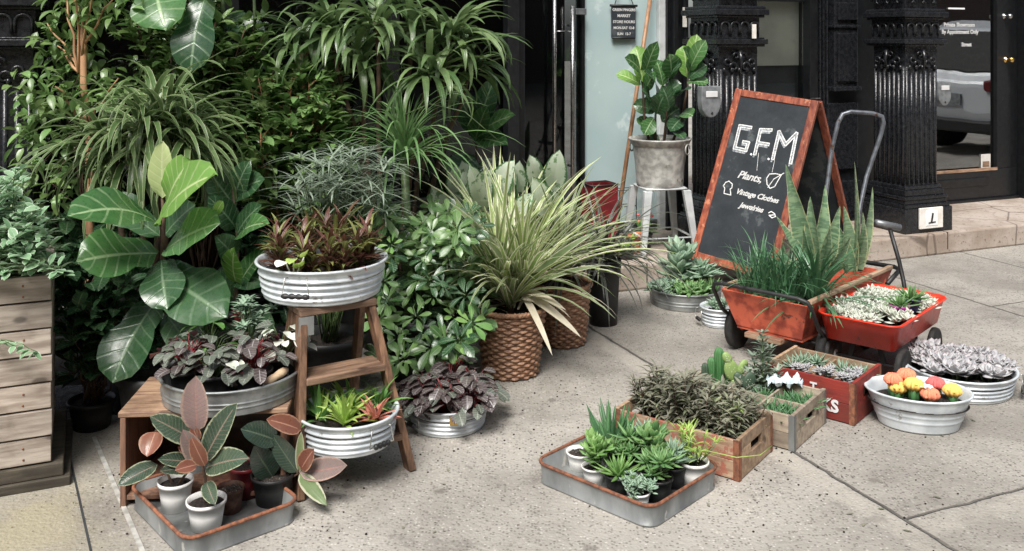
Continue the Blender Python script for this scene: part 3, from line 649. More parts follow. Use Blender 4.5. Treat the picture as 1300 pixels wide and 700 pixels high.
# shield shaped plaques
def plaque(px, py, v, w, h, lab):
    t_ = fthing('shield_plaque', lab, 'plaque', pu(px, v), v, pz(px, py, v)); b = MB()
    pts = [(-w/2, h*.45), (w/2, h*.45)]+[(w/2*math.cos(a), -h*.05-h*.45*math.sin(a)) for a in [math.pi*k/14 for k in range(15)]]
    n = len(pts); b.v = [V(x, -.05, z) for x, z in pts]+[V(x, 0, z) for x, z in pts]
    b.face(list(range(n))[::1]); b.face(list(range(n, 2*n))[::-1])
    for i in range(n): b.face([i, i+n, (i+1) % n+n, (i+1) % n])
    b.build('plate', M['plaque'], t_, smooth=False, bevel=.006)
    b = MB(); b.box(-w*.3, w*.3, -.056, -.0505, h*.12, h*.3); b.build('window', M['letter'], t_, smooth=False, bevel=.002)
    b = MB(); b.ball((w*.02, -.051, -h*.36), .008, .004, .008); b.build('screw', M['plastic'], t_)
    b = MB(); b.box(-w*.12, w*.12, 0, .05, -.02, .02); b.build('bracket', M['plastic'], t_, smooth=False)
plaque(897, 128, vC-.10, .13, .19, 'grey shield shaped plaque between the fig and the middle pilaster')
plaque(1193, 118, VR-.07, .13, .19, 'grey shield shaped plaque at the left of the showroom glass')
# hanging letter board sign
sg = fthing('hanging_sign', 'small black letter board hanging on the pale teal wall', 'sign', pu(791, VD-.01), VD-.012, pz(791, 28, VD-.01))
hw, hh = .088, .105
b = MB(); b.box(-hw, hw, -.008, .002, -hh, hh); b.build('board', M['slate'], sg, smooth=False)
b = MB(); b.tube([(-hw-.012, -.006, hh), (hw+.012, -.006, hh)], .008, k=8); b.build('rod', M['plastic'], sg)
b = MB(); b.tube([(-hw+.003, -.006, -hh), (hw-.003, -.006, -hh)], .006, k=8); b.build('rod', M['plastic'], sg)
b = MB(); b.tube([(-hw*.75, -.004, hh), (-.02, 0, hh+.14), (.02, 0, hh+.14), (hw*.85, -.004, hh)], .003, k=6); b.build('cord', M['plastic'], sg)
for i, (s_, sz) in enumerate((('GREEN FINGERS', .0235), ('MARKET', .0255), ('STORE HOURS', .0245), ('MON-SAT 12-8', .0235), ('SUN  12-7', .0235))):
    text(s_, sg, 'lettering', sz, M['letter'], Matrix.Translation(V(0, -.010, hh-.035-i*.039)) @ Matrix.Rotation(math.pi/2, 4, 'X'), bold=.0006)
# parked car along the kerb, seen only as the reflection in the showroom door
def car(u, v):
    c = thing('parked_car', 'white parked car reflected in the showroom door glass', 'car', F(u, v), FA)
    paint = pbr('car_paint', (.62, .64, .66), (.58, .6, .62), 3, .2, .1, 0, 10, .001, spec=.8)
    prof = [(0, .32), (-.06, .55), (-.05, .88), (.05, .98), (.38, 1.52), (.75, 1.62), (2.2, 1.6), (2.9, 1.18), (3.1, 1.02), (4.2, .86), (4.4, .6), (4.38, .32)]
    ws = [.84, .90, .90, .88, .68, .64, .64, .82, .86, .84, .80, .80]
    b = MB(); n = len(prof)
    for s_ in (-1, 1):
        for (x, z), w in zip(prof, ws): b.v.append(V(x, s_*w, z))
    for i in range(n-1): b.face([i, i+1, n+i+1, n+i])
    b.face(list(range(n))[::-1]); b.face(list(range(n, 2*n))); b.face([0, n, 2*n-1, n-1])
    b.build('body', paint, c, smooth=False, bevel=.05)
    dk = M['plastic']; b = MB(); b.hexa([(.06, -.72, 1.03), (.075, -.72, 1.01), (.075, .72, 1.01), (.06, .72, 1.03), (.33, -.58, 1.50), (.36, -.58, 1.50), (.36, .58, 1.50), (.33, .58, 1.50)]); b.build('rear_window', M['rubber'], c, smooth=False)
    for s_ in (-1, 1):
        b = MB(); b.hexa([(.5, s_*.89, 1.02), (2.7, s_*.87, 1.02), (2.7, s_*.86, 1.02), (.5, s_*.87, 1.02), (.75, s_*.68, 1.5), (2.2, s_*.68, 1.5), (2.2, s_*.66, 1.5), (.75, s_*.66, 1.5)]); b.build('side_window', M['rubber'], c, smooth=False)
        b = MB(); b.box(-.085, .06, s_*.72-.15, s_*.72+.15, .80, .93); b.build('tail_light', M['darkred'], c, smooth=False, bevel=.02)
        for x in (.8, 3.6):
            b = MB(); b.tube([(x, s_*.93, .33), (x, s_*.70, .33)], .33, k=32); b.build('wheel', M['rubber'], c)
    b = MB(); b.box(-.09, .0, -.25, .25, .62, .76); b.build('number_plate', M['plaque'], c, smooth=False)
    b = MB(); b.box(-.10, .1, -.85, .85, .30, .46); b.build('bumper', M['plastic'], c, smooth=False, bevel=.03)
    return c
car(9.3, 2.3)
ob = thing('brick_building', 'brown brick building across the street mirrored in the shop glass', 'building', F(0, -15), FA)
mb_, tb, pb2, ob2 = newmat('brick_wall'); bt_ = nn(tb, 'TexBrick'); bt_.inputs['Scale'].default_value = 3; bt_.inputs['Color1'].default_value = (.10, .05, .035, 1); bt_.inputs['Color2'].default_value = (.14, .075, .05, 1); bt_.inputs['Mortar'].default_value = (.12, .11, .10, 1)
mpb = nn(tb, 'Mapping'); mpb.inputs['Rotation'].default_value = (R(90), 0, 0); tcb = nn(tb, 'TexCoord'); tb.links.new(tcb.outputs['Object'], mpb.inputs[0]); tb.links.new(mpb.outputs[0], bt_.inputs['Vector']); tb.links.new(bt_.outputs[0], pb2.inputs['Base Color'])
b = MB(); b.box(-30, 40, -4, 0, 0, 13); b.build('wall', mb_, ob, smooth=False)
b = MB(); b.box(-30, 40, .001, .5, 12.6, 13.2); b.box(-30, 40, .001, .25, 4.0, 4.3); b.build('cornice', M['stone'], ob, smooth=False)
for fl in range(3):
    for k in range(16):
        b = MB(); x = -26+k*4.1; b.box(x, x+1.3, -.1, .02, 5.3+fl*2.5, 7.0+fl*2.5); b.build('window', M['plastic'], ob, smooth=False)
# dark plate added as the deep shade on the left pavement, with pale strips
hp_ = thing('shade_plate', 'dark plate added as deep shade behind the wooden planter', 'shade plate', F(0, 0), FA, kind='structure')
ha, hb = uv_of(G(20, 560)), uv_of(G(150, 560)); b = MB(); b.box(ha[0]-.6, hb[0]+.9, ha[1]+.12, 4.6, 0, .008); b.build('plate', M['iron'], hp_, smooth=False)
b = MB(); b.beam(G(119, 555, .002), G(186, 712, .002), .013, .004); o = b.build('metal_strip', M['galvold'], smooth=False); tag(o, 'pale metal strip set in the pavement beside the wooden bench', 'strip', kind='structure')
b = MB(); b.beam(G(84, 560, .001), G(118, 712, .001), .006, .003); o = b.build('tar_joint', M['greyp'], smooth=False); tag(o, 'dark joint in the pavement beside the wooden planter', 'joint', kind='structure')
# ------------------------------------------------------------------ containers
def corners_rect(p_left, p_front, p_right):
    c = (p_left+p_right)/2; c.z = 0; d = p_front-p_left; w = p_right-p_front
    return c, math.atan2(d.y, d.x), d.xy.length, w.xy.length
def nursery_pot(mb, r, h, m=0, c=(0, 0, 0), n=28, taper=.78):
    mb.lathe([(0, 0), (r*taper, 0), (r*(taper+.9)/1.9, h*.5), (r*.97, h*.86), (r*1.04, h*.865), (r*1.05, h), (r*.98, h), (r*.93, h*.8), (r*.85, h*.5), (0, h*.45)], n, m=m, c=c)
def soil_disc(mb, r, z, n=24, sx=1, sy=1, c=(0, 0, 0), amp=.004):
    b = len(mb.v); k = 5
    for i in range(k+1):
        for j in range(n):
            a = 6.2832*j/n; q = r*i/k; mb.v.append(V(c[0]+q*sx*math.cos(a), c[1]+q*sy*math.sin(a), z+c[2]+(U(-amp, amp) if i < k else -amp)))
    for i in range(k):
        for j in range(n):
            j2 = (j+1) % n; mb.face([b+i*n+j, b+i*n+j2, b+(i+1)*n+j2, b+(i+1)*n+j][::-1], None, 0, rnd.random())
def ribbed(name, label, loc, r, h, oval=1.0, rz=0, mat='white', ribs=4, taper=.9, group=None, cat='planter tub', plain=False):
    t_ = thing(name, label, cat, loc, rz, group)
    prof = [(0, 0), (r*taper-.006, 0), (r*taper, .004)]
    N = 40
    for i in range(1, N):
        z = h*i/N; q = r*(taper+(1-taper)*i/N)
        if not plain and .12 < i/N < .86: q += .0035*math.sin((i/N-.12)/.74*ribs*2*math.pi)
        if plain: q += .0028*(math.exp(-((i/N-.32)/.035)**2)+math.exp(-((i/N-.5)/.035)**2))
        prof.append((q, z))
    prof += [(r, h-.004), (r+.006, h-.003), (r+.008, h+.002), (r+.004, h+.006), (r-.003, h+.003), (r-.006, h*.9), (r*taper-.004, .008), (0, .006)]
    b = MB(); b.lathe(prof, 72, sy=oval); b.build('basin', M[mat], t_)
    b = MB(); soil_disc(b, r*.97, h*.72, 36, 1, oval, amp=.007); b.build('soil', M['soil'], t_)
    return t_
def bail(parent, ang, r, h, oval=1, grip='black', w=.045, drop=.05, gl=.05):
    hd = MB(); x, y = r*math.cos(ang), r*oval*math.sin(ang); o = V(math.cos(ang), math.sin(ang), 0); tg = V(-math.sin(ang), math.cos(ang), 0)
    c = V(x, y, h*.9)+o*.006
    pts = [c+tg*w*.7, c+tg*w*.78+o*.012, c+tg*w*1.0+o*.014+V(0, 0, -drop), c-tg*w*1.0+o*.014+V(0, 0, -drop), c-tg*w*.78+o*.012, c-tg*w*.7]
    hd.tube(pts, .0025, k=6); ob = hd.build('handle', M['wire'], parent)
    g_ = MB(); a, e = c-tg*gl+o*.015+V(0, 0, -drop), c+tg*gl+o*.015+V(0, 0, -drop)
    n = 12; b0 = [a+(e-a)*(i/n) for i in range(n+1)]
    k0 = len(g_.v); g_.tube(b0, .009, k=10)
    for i in range(n+1):
        if i % 3 == 0:
            for j in range(10): g_.v[k0+i*10+j] = b0[i]+(g_.v[k0+i*10+j]-b0[i])*.6
    g_.build('grip', M['handlewood'] if grip == 'wood' else M['plastic'], parent)
def tray(name, label, c, ang, lx, ly, h, cat='tray', group=None, rad=.045):
    t_ = thing(name, label, cat, c, ang, group); b = MB(); path = []
    for (sx_, sy_, a0) in ((1, 1, 0), (-1, 1, 90), (-1, -1, 180), (1, -1, 270)):
        for k in range(7):
            a = R(a0+k*15); path.append((sx_*(lx/2-rad)+rad*math.cos(a), sy_*(ly/2-rad)+rad*math.sin(a)))
    n = len(path); lay = [(-.012, .0), (-.002, .0), (-.002, .006), (-.006, .008), (0, h-.004), (0, h), (-.005, h), (-.008, .008)]
    for (o_, z) in lay:
        for (x, y) in path:
            l = math.hypot(x, y); b.v.append(V(x*(1+o_/l*1.2), y*(1+o_/l*1.2), z))
    for i in range(len(lay)-1):
        for j in range(n): j2 = (j+1) % n; b.face([i*n+j, i*n+j2, (i+1)*n+j2, (i+1)*n+j])
    b.face(list(range(n))[::-1]); b.face([(len(lay)-1)*n+j for j in range(n)])
    b.build('pan', M['zinc'], t_, smooth=True)
    b = MB(); P = [V(x, y, h) for x, y in path]; b.tube(P+[P[0]], .0055, k=8, cap=False); b.build('rusty_rim', M['rust'], t_)
    return t_
def crate(name, label, c, ang, lx, ly, h, mat, matend=None, dividers=(), group=None, strap='plastic', dm=None):
    t_ = thing(name, label, 'crate', c, ang, group); T = .011; me_ = M[matend or mat]
    for s_ in (-1, 1):
        b = MB(); y0, y1 = sorted((s_*ly/2, s_*(ly/2-T))); zz = [0.004, h*.34, h*.67, h]
        b.box(-lx/2+.014, lx/2-.014, y0, y1, .004, h*.48); b.box(-lx/2+.014, lx/2-.014, y0, y1, h*.49, h)
        b.build('side_board', M[(dm if dm and s_ > 0 else mat)], t_, smooth=False, bevel=.0015)
        b = MB(); x0, x1 = sorted((s_*lx/2, s_*(lx/2-.013)))
        b.box(x0, x1, -ly/2, ly/2, .003, h*.50); b.box(x0, x1, -ly/2, -.045, h*.501, h*.74); b.box(x0, x1, .045, ly/2, h*.501, h*.74); b.box(x0, x1, -ly/2, ly/2, h*.741, h+.006)
        e = b.build('end_board', (M[dm] if dm and s_ < 0 else me_), t_, smooth=False, bevel=.0015)
        for q in (-1, 1):
            b = MB(); xx = s_*(lx/2); yy = q*(ly/2)
            xa, xb = sorted((xx+s_*.0015, xx-s_*.02)); ya, yb = sorted((yy+q*.0015, yy+q*.0005))
            b.box(xa, xb, ya, yb, .002, h+.002); ya, yb = sorted((yy+q*.0015, yy-q*.016)); xa, xb = sorted((xx+s_*.0015, xx+s_*.0005)); b.box(xa, xb, ya, yb, .002, h+.002)
            b.build('corner_strap', M[strap], t_, smooth=False)
    b = MB(); b.box(-lx/2+.013, lx/2-.013, -ly/2+T, ly/2-T, .004, .014); b.build('bottom_board', M[dm or mat], t_, smooth=False)
    for (k, p_) in dividers:
        b = MB()
        if k == 'x': b.box(p_-.004, p_+.004, -ly/2+T, ly/2-T, .014, h*.92)
        else: b.box(-lx/2+.013, lx/2-.013, p_-.004, p_+.004, .014, h*.90)
        b.build('divider', M[dm or mat], t_, smooth=False)
    return t_
# ------------------------------------------------------------------ plant makers (all return thing)
def start(name, label, loc, group=None, cat='plant', rz=0): return thing(name, label, cat, loc, rz, group)
def pot_for(t_, r, h, mat='plastic', soil='soil', n=28, taper=.78):
    b = MB(); nursery_pot(b, r, h, n=n, taper=taper); b.build('pot', M[mat], t_)
    b = MB(); soil_disc(b, r*.92, h*.86); b.build('soil', M[soil], t_)
def branch(p, q, sag=.0, n=6, jit=.02):
    p, q = Vector(p), Vector(q); L_ = (q-p).length; out = []
    for i in range(n+1):
        s = i/n; x = p.lerp(q, s); x += V(U(-jit, jit), U(-jit, jit), U(-jit, jit)*.4)*(0 < i < n)
        x.z += sag*math.sin(math.pi*s)*L_; out.append(x)
    return out
def bush(t_, c, ext, nb, per, LL, LW, lm, prof='lance', root=None, stem='stembrown', droop=.7, rs=.004, twig=.10, low=-.5, m2=None, fold=.25, c_=1, n=5, matn='foliage', wave=0):
    """branches from root fill an ellipsoid; leaves along twigs"""
    ms, ml = MB(), MB(); c = Vector(c); root = Vector(root) if root is not None else c-V(0, 0, ext[2])
    for i in range(nb):
        while True:
            q = V(U(-1, 1), U(-1, 1), U(low, 1))
            if .25 < q.length < 1: break
        end = c+V(q.x*ext[0], q.y*ext[1], q.z*ext[2]); br = branch(root+V(U(-.03, .03), U(-.03, .03), 0), end, .06, 6, .03)
        ms.tube(br, rs, rs*.35, k=5)
        for j in range(per):
            s = U(.35, 1.0)*6; k = min(5, int(s)); b0 = br[k].lerp(br[k+1], s-k)
            d0 = (br[k+1]-br[k]).normalized(); a = U(0, 6.283); tw = (d0*.5+az(a, U(-.3, .7))).normalized(); tl = U(.2, 1)*twig
            e = b0+tw*tl; 
            if tl > .03 and j % 2 == 0: ms.tube([b0, b0+tw*tl*.5+V(0, 0, .005), e], rs*.35, rs*.2, k=3, cap=False)
            for q_ in range(2):
                dd = (tw+az(U(0, 6.283), U(-.5, .5))*.8).normalized(); l = LL*U(.65, 1.15)
                leaf(ml, e-tw*tl*.25*q_, dd, l, LW*l/LL*U(.85, 1.15), prof, droop*U(.5, 1.5), fold, n, c_, roll=U(-.5, .5), m=(1 if m2 and rnd.random() < m2[1] else 0), wave=wave)
    ms.build('stem', M[stem], t_); ml.build(matn, [L[lm]]+([L[m2[0]]] if m2 else []), t_)
def crown(ml, c, nl, LL, LW, prof='strap', e0=.1, e1=1.4, droop=1.6, m=0, n=8, fold=.25, c_=1, rz0=0, rz1=6.283, spread=.015, curl=.2, wave=0):
    c = Vector(c)
    for i in range(nl):
        a = U(rz0, rz1); e = U(e0, e1); l = LL*U(.6, 1.1)
        leaf(ml, c+V(U(-1, 1)*spread, U(-1, 1)*spread, U(-1, 1)*spread), az(a, e), l, LW*U(.75, 1.15), prof, droop*U(.65, 1.3), fold, n, c_, roll=U(-.35, .35), m=m, curl=U(-curl, curl), wave=wave)
def rosette(ml, c, nl, LL, LW, T=None, prof='obov', e0=.15, e1=1.35, m=0, droop=-.3, fat=True, n=4, k=6, tilt=None):
    c = Vector(c)
    for i in range(nl):
        s = i/nl; a = i*2.39996+U(-.15, .15); e = e0+(e1-e0)*s**1.3; l = LL*(1-.6*s)*U(.9, 1.1); d = az(a, e)
        if tilt: d = tilt @ d
        if fat: fleaf(ml, c+V(0, 0, .004*s), d, l, LW*(1-.4*s), T, prof, droop, n, k, m)
        else: leaf(ml, c, d, l, LW*(1-.4*s), prof, droop, .35, n, 1, m=m)
# ================================================================== LEFT GROUP
# planter box of weathered boards
pc = G(78, 618); pang = R(24)
pu_, pn_ = V(math.cos(pang), math.sin(pang), 0), V(-math.sin(pang), math.cos(pang), 0)
pl = thing('wooden_planter', 'tall planter of seven weathered pine boards at the left edge', 'planter', pc-pu_*.33+pn_*.25, pang)
zt = .665; b = MB(); n = 7; bh = (zt-.075)/n
for i in range(n):
    z0 = .075+i*bh; b.box(-.48, .300+(.003 if i % 2 else 0), -.232-(.004 if i % 2 else 0), -.205, z0+.003, z0+bh-.003)
b.build('front_boards', M['pine'], pl, smooth=False, bevel=.002)
for s_, nm in ((1, 'side_boards'), (-1, 'side_boards')):
    b = MB()
    for i in range(n):
        z0 = .075+i*bh; x0, x1 = (.274, .298) if s_ > 0 else (-.475, -.45); b.box(x0, x1, -.203, .21, z0+.003, z0+bh-.003)
    b.build(nm, M['pine'], pl, smooth=False, bevel=.002)
b = MB(); b.box(-.475, .29, .21, .23, .075, zt); b.build('back_board', M['pine'], pl, smooth=False)
b = MB(); b.box(-.5, .355, -.25, .25, 0, .03); b.box(-.48, .335, -.24, .24, .031, .072); b.build('plinth', M['pinedark'], pl, smooth=False, bevel=.003)
b = MB(); 
for i in range(n):
    for x in (.225, -.05, -.24):
        for dz in (.02, bh-.03): b.ball((x+U(-.004, .004), -.233, .075+i*bh+dz), .0035, .002, .0035, n=6, k=4)
b.build('nails', M['rust'], pl)
b = MB(); b.box(-.448, .273, -.2, .208, zt-.06, zt-.04); b.build('soil', M['soil'], pl, smooth=False)
t_ = start('trailing_plant', 'pale edged small leaved trailing plant filling the wooden planter', pl.location+V(0, 0, zt-.05))
pb = t_.location
ml, ms = MB(), MB()
for i in range(190):
    px, py = (U(-20, 84), U(212, 345)) if i < 150 else (U(40, 86), U(305, 348))
    if px > 60 and py < 300 and rnd.random() < .55: px -= 45
    if py < 250 and px > 40: py += 50
    e = A(px, py, U(2.8, 3.25))-pb; r0 = V(U(-.2, .2), U(-.18, .12), 0); br = branch(r0, e, .1, 5, .02); ms.tube(br, .0025, .0012, k=4)
    for j in range(9):
        s = U(.3, 1)*5; k = min(4, int(s)); p = br[k].lerp(br[k+1], s-k); l = U(.03, .055)
        leaf(ml, p, (az(U(0, 6.28), U(-.2, .8))+V(0, -.5, 0)), l, l*.55, 'oval', .6, .25, 4, 1, roll=U(-.5, .5))
for (x0, x1, y1) in ((70, 82, 352), (60, 76, 345), (5, 10, 350), (0, 48, 447), (-15, 20, 440)):   # trailing ends; one comes out of a gap lower down
    p0 = A(x0, 338 if y1 < 400 else 432, 2.86 if y1 < 400 else 2.9)-pb; p1 = A(x1, y1, 2.82)-pb; br = branch(p0, p1, .05, 5, .006); ms.tube(br, .002, .001, k=4)
    for j in range(9):
        s = U(.2, 1)*5; k = min(4, int(s)); leaf(ml, br[k].lerp(br[k+1], s-k), az(U(3.3, 6.1), U(-.6, .5)), U(.028, .045), .02, 'oval', .4, .2, 4, 1)
ms.build('stem', M['stem'], t_); ml.build('foliage', L['pothos'], t_)
# ficus tree with orange trunk
loc = V(-1.78, 3.95, 0); t_ = start('ficus_tree', 'ficus tree with bare orange brown trunk at the top left', loc, cat='tree'); pot_for(t_, .19, .34)
tr = [A(112, 520, 3.95), A(114, 300, 3.95), A(113, 170, 3.95), A(106, 110, 3.93), A(106, 40, 3.95), A(112, -20, 3.97), A(108, -120, 4)]
b = MB(); b.tube([p-loc for p in tr], .018, .010, k=10)
ends = []
for (x0, y0, x1, y1) in ((100, 92, 60, 30), (100, 90, 78, -30), (104, 75, 128, -40), (108, 55, 148, -5), (100, 92, 92, -60), (106, 30, 60, -70), (110, 0, 150, -90), (112, 165, 70, 110), (112, 165, 150, 100), (100, 92, 68, 55)):
    p, q = A(x0, y0, 3.94), A(x1, y1, 3.94+U(-.2, .15)); br = branch(p-loc, q-loc, .05, 6, .012); b.tube(br, .0065, .0025, k=6); ends.append(br)
b.build('trunk', M['bark'], t_)
ml = MB()
for i in range(520):
    br = rnd.choice(ends); s = U(2.2, 6); k = min(5, int(s)); p = br[k].lerp(br[k+1], s-k)+V(U(-1, 1), U(-.2, 1.1), U(-.6, .5))*.11
    l = U(.05, .085); leaf(ml, p, az(U(0, 6.28), U(-1.0, .3)), l, l*.42, 'lance', .8, .3, 5, 1, roll=U(-.6, .6), m=int(rnd.random() < .25))
for i in range(520):      # skirt of leaves around the lower trunk
    px_ = U(14, 150); p = A(px_, U(85, 265), U(3.98, 4.2) if abs(px_-110) < 20 else U(3.75, 4.15)); l = U(.045, .08)
    leaf(ml, p-loc, az(U(0, 6.28), U(-.9, .4)), l, l*.45, 'lance', .8, .3, 5, 1, roll=U(-.6, .6), m=int(rnd.random() < .2))
ml.build('crown', [L['ficus'], L['ficusl']], t_)
b = MB()
for i in range(16):
    p = A(112+U(-6, 6), U(150, 300), 3.95); q = A(U(25, 150), U(95, 240), U(3.8, 4.1)); b.tube(branch(p-loc, q-loc, .08, 5, .02), .004, .0015, k=4)
b.build('branches', M['stembrown'], t_)
# arching variegated dracaena in front of it
loc = V(-1.40, 3.62, 0); t_ = start('dracaena', 'arching variegated dracaena fountain beside the ficus trunk', loc); pot_for(t_, .16, .28)
b = MB(); cr = []
for (px, py, Y) in ((185, 165, 3.6), (205, 150, 3.7), (150, 190, 3.62), (225, 185, 3.66)):
    e = A(px, py, Y)-loc; b.tube(branch(V(U(-.05, .05), U(-.05, .05), .24), e, 0, 6, .012), .014, .011, k=7); cr.append(e)
b.build('cane', M['stembrown'], t_); ml = MB()
for e in cr: crown(ml, e, 84, .44, .025, 'strap', -.4, 1.25, 2.1, n=9, spread=.05)
ml.build('foliage', L['spider'], t_)
# shrubby ficus behind, centre
loc = V(-1.12, 4.28, 0); t_ = start('ficus_shrub', 'small leaved ficus shrub with orange stems behind the wispy plant', loc, cat='shrub'); pot_for(t_, .18, .3)
bush(t_, A(370, 140, 4.28)-loc, (.30, .22, .27), 56, 46, .075, .034, 'ficus', root=V(.15, 0, .28), stem='stemorange', droop=.8, rs=.005, m2=('ficusl', .3))
loc = V(-1.42, 4.36, 0); t_ = start('ficus_shrub', 'dark small leaved ficus shrub between dracaena and hanging fig leaves', loc, cat='shrub'); pot_for(t_, .18, .3)
bush(t_, A(250, 105, 4.36)-loc, (.34, .2, .52), 72, 44, .080, .036, 'ficus', root=V(0, 0, .28), droop=.9, rs=.006, m2=('ficusl', .15))
# tall dracaena with drooping dark leaves
loc = V(-.55, 4.35, 0); t_ = start('dracaena', 'tall dark drooping dracaena at the top centre', loc); pot_for(t_, .18, .3); b = MB(); ml = MB()
for (px, py, Y, nl) in ((420, 40, 4.3, 40), (478, 28, 4.15, 44), (522, 30, 4.25, 40), (574, 48, 4.2, 60), (545, 95, 4.1, 44), (385, 52, 4.4, 36), (455, 80, 4.25, 40), (596, 88, 4.25, 34)):
    e = A(px, py, Y)-loc; b.tube(branch(V(U(-.07, .07), U(-.06, .06), .26), e, 0, 7, .015), .013, .01, k=7); crown(ml, e, nl, .35, .034, 'lance', -.3, 1.3, 1.9, n=8, spread=.03)
b.build('cane', M['stembrown'], t_); ml.build('foliage', L['drac'], t_)
# grassy fountain
loc = V(-.44, 3.95, 0); t_ = start('grassy_plant', 'fine bright green fountain of grassy leaves above the schefflera', loc); pot_for(t_, .13, .24); b = MB(); ml = MB()
e = A(513, 205, 3.95)-loc; b.tube([V(0, 0, .2), V(.01, 0, .5), e], .012, .018, k=8); crown(ml, e, 90, .52, .013, 'strap', .35, 1.5, 2.1, n=10, spread=.012)
crown(ml, e, 14, .34, .012, 'strap', 1.3, 1.55, .3, n=6, spread=.012)
p0 = A(470, 145, 3.9); 
b.tube([e, A(505, 150, 3.93)-loc, A(545, 132, 3.9)-loc, A(590, 142, 3.86)-loc, A(632, 178, 3.84)-loc], .004, .0015, k=5)
b.build('stem', M['stem'], t_); ml.build('foliage', L['grass'], t_)
# wispy grey green aralia
loc = V(-.72, 3.72, 0); t_ = start('wispy_plant', 'wispy grey green plant with needle thin leaflets behind the top tub', loc); pot_for(t_, .14, .24); b = MB(); ml = MB()
for i in range(70):
    e = A(430+U(-58, 62), 236+U(-44, 34), 3.72+U(-.16, .2))-loc; b.tube(branch(V(U(-.03, .03), U(-.03, .03), .22), e, .05, 6, .012), .003, .0015, k=4)
    up = az(U(0, 6.28), U(.5, 1.3))
    for j in range(10):
        a = 6.283*j/10+U(-.2, .2); leaf(ml, e, az(a, U(-.1, .6)), U(.09, .17), .0075, 'strap', .7*U(.3, 1.4), .2, 6, 1)
b.build('stem', M['stem'], t_); ml.build('foliage', L['aralia'], t_)
# schefflera
loc = V(-.36, 3.95, 0); t_ = start('schefflera', 'schefflera with umbrella like leaf clusters left of the wicker basket', loc); pot_for(t_, .17, .26); b = MB(); ml = MB()
for i in range(125):
    px, py = 548+U(-66, 62), U(262, 462); Y = 3.9+U(-.28, .22)-(.1 if py > 400 else 0)
    if py > 420 and px > 595: px -= 30
    e = A(px, py, Y)-loc; r0 = V(U(-.06, .06), U(-.06, .06), U(.2, max(.22, e.z*.85)))
    b.tube(branch(r0, e, .12, 5, .01), .004, .002, k=4)
    face = (V(U(-.35, .35), -.55, .6)).normalized(); s1 = face.orthogonal().normalized(); s2 = face.cross(s1); nl = rnd.choice((6, 7, 8)); lsz = U(.042, .088); mi_ = (2 if rnd.random() < .12 else (1 if rnd.random() < .3 else 0))
    for j in range(nl):
        a = 6.283*j/nl+U(-.2, .2); d = (s1*math.cos(a)+s2*math.sin(a))*.93+face*U(.0, .4); l = lsz*U(.8, 1.1)
        leaf(ml, e+d*.012, d, l, l*U(.34, .44), 'obov', U(.2, 1.0), .25, 5, 1, up=face, m=mi_, roll=U(-.2, .2))
for i in range(5):
    b.tube(branch(V(U(-.06, .06), U(-.06, .06), .2), A(548+U(-45, 45), 300, 3.95)-loc, .0, 6, .01), .010, .006, k=6)
b.build('stem', M['stem'], t_); ml.build('foliage', [L['scheff'], L['fiddled'], L['lime2']], t_)
# fiddle leaf fig, foreground left, each leaf placed as in the photo
def pleaf(ml, loc, p, q, W, Yp, Yq, prof='fiddle', lift=.10, m=0, fold=.18, n=10, c=3, roll=0, wave=.055, up=(0, -.75, .6)):
    """leaf from photo point p to photo point q at depths Yp, Yq, arched upward by lift"""
    a, z = A(p[0], p[1], Yp)-loc, A(q[0], q[1], Yq)-loc; d = z-a; Ln = d.length; u = Vector(up); u = (u-d.normalized()*u.dot(d.normalized())).normalized()
    dd = (d.normalized()+u*lift*3).normalized(); W = W*Yp/FPX
    leaf(ml, a, dd, Ln*(1+lift*.5), W, prof, math.atan(lift*3)*2, fold, n, c, roll=roll, m=m, wave=wave, up=u)
loc = V(-1.22, 3.3, 0); t_ = start('fiddle_leaf_fig', 'fiddle leaf fig with large veined leaves and a pale new leaf', loc); pot_for(t_, .15, .26); b = MB(); ml = MB()
sp = [A(218, 480, 3.3), A(212, 400, 3.32), A(206, 330, 3.3), A(208, 280, 3.3), A(206, 245, 3.3)]
b.tube([V(0, 0, .2)]+[p-loc for p in sp[1:]], .011, .006, k=8); b.build('stem', M['stembrown'], t_)
FL = [((206, 252), (207, 180), 34, 3.29, 3.28, 'oval', .03, 3), ((212, 262), (250, 206), 54, 3.3, 3.22, 'fiddle', .12, 2), ((203, 284), (285, 230), 66, 3.28, 2.98, 'fiddle', .10, 2),
      ((200, 284), (80, 292), 64, 3.28, 2.98, 'fiddle', .20, 0), ((200, 322), (98, 336), 72, 3.26, 3.08, 'fiddle', .08, 0), ((210, 318), (283, 288), 62, 3.24, 3.05, 'fiddle', .07, 0),
      ((198, 345), (290, 408), 76, 3.3, 3.1, 'fiddle', .1, 1), ((200, 380), (150, 486), 66, 3.32, 3.15, 'fiddle', .15, 1), ((208, 300), (250, 262), 40, 3.4, 3.4, 'fiddle', .1, 1),
      ((203, 300), (135, 255), 46, 3.42, 3.45, 'fiddle', .1, 1), ((212, 400), (262, 470), 56, 3.3, 3.2, 'fiddle', .15, 1), ((205, 330), (215, 395), 56, 3.27, 3.12, 'fiddle', .12, 1), ((274, 272), (284, 256), 16, 3.1, 3.1, 'oval', .1, 2)]
for p, q, W, y0, y1, pf, lf, m in FL: pleaf(ml, loc, p, q, W, y0, y1, pf, lf, m)
ml.build('leaves', [L['fiddle'], L['fiddled'], L['bright'], L['pale']], t_)
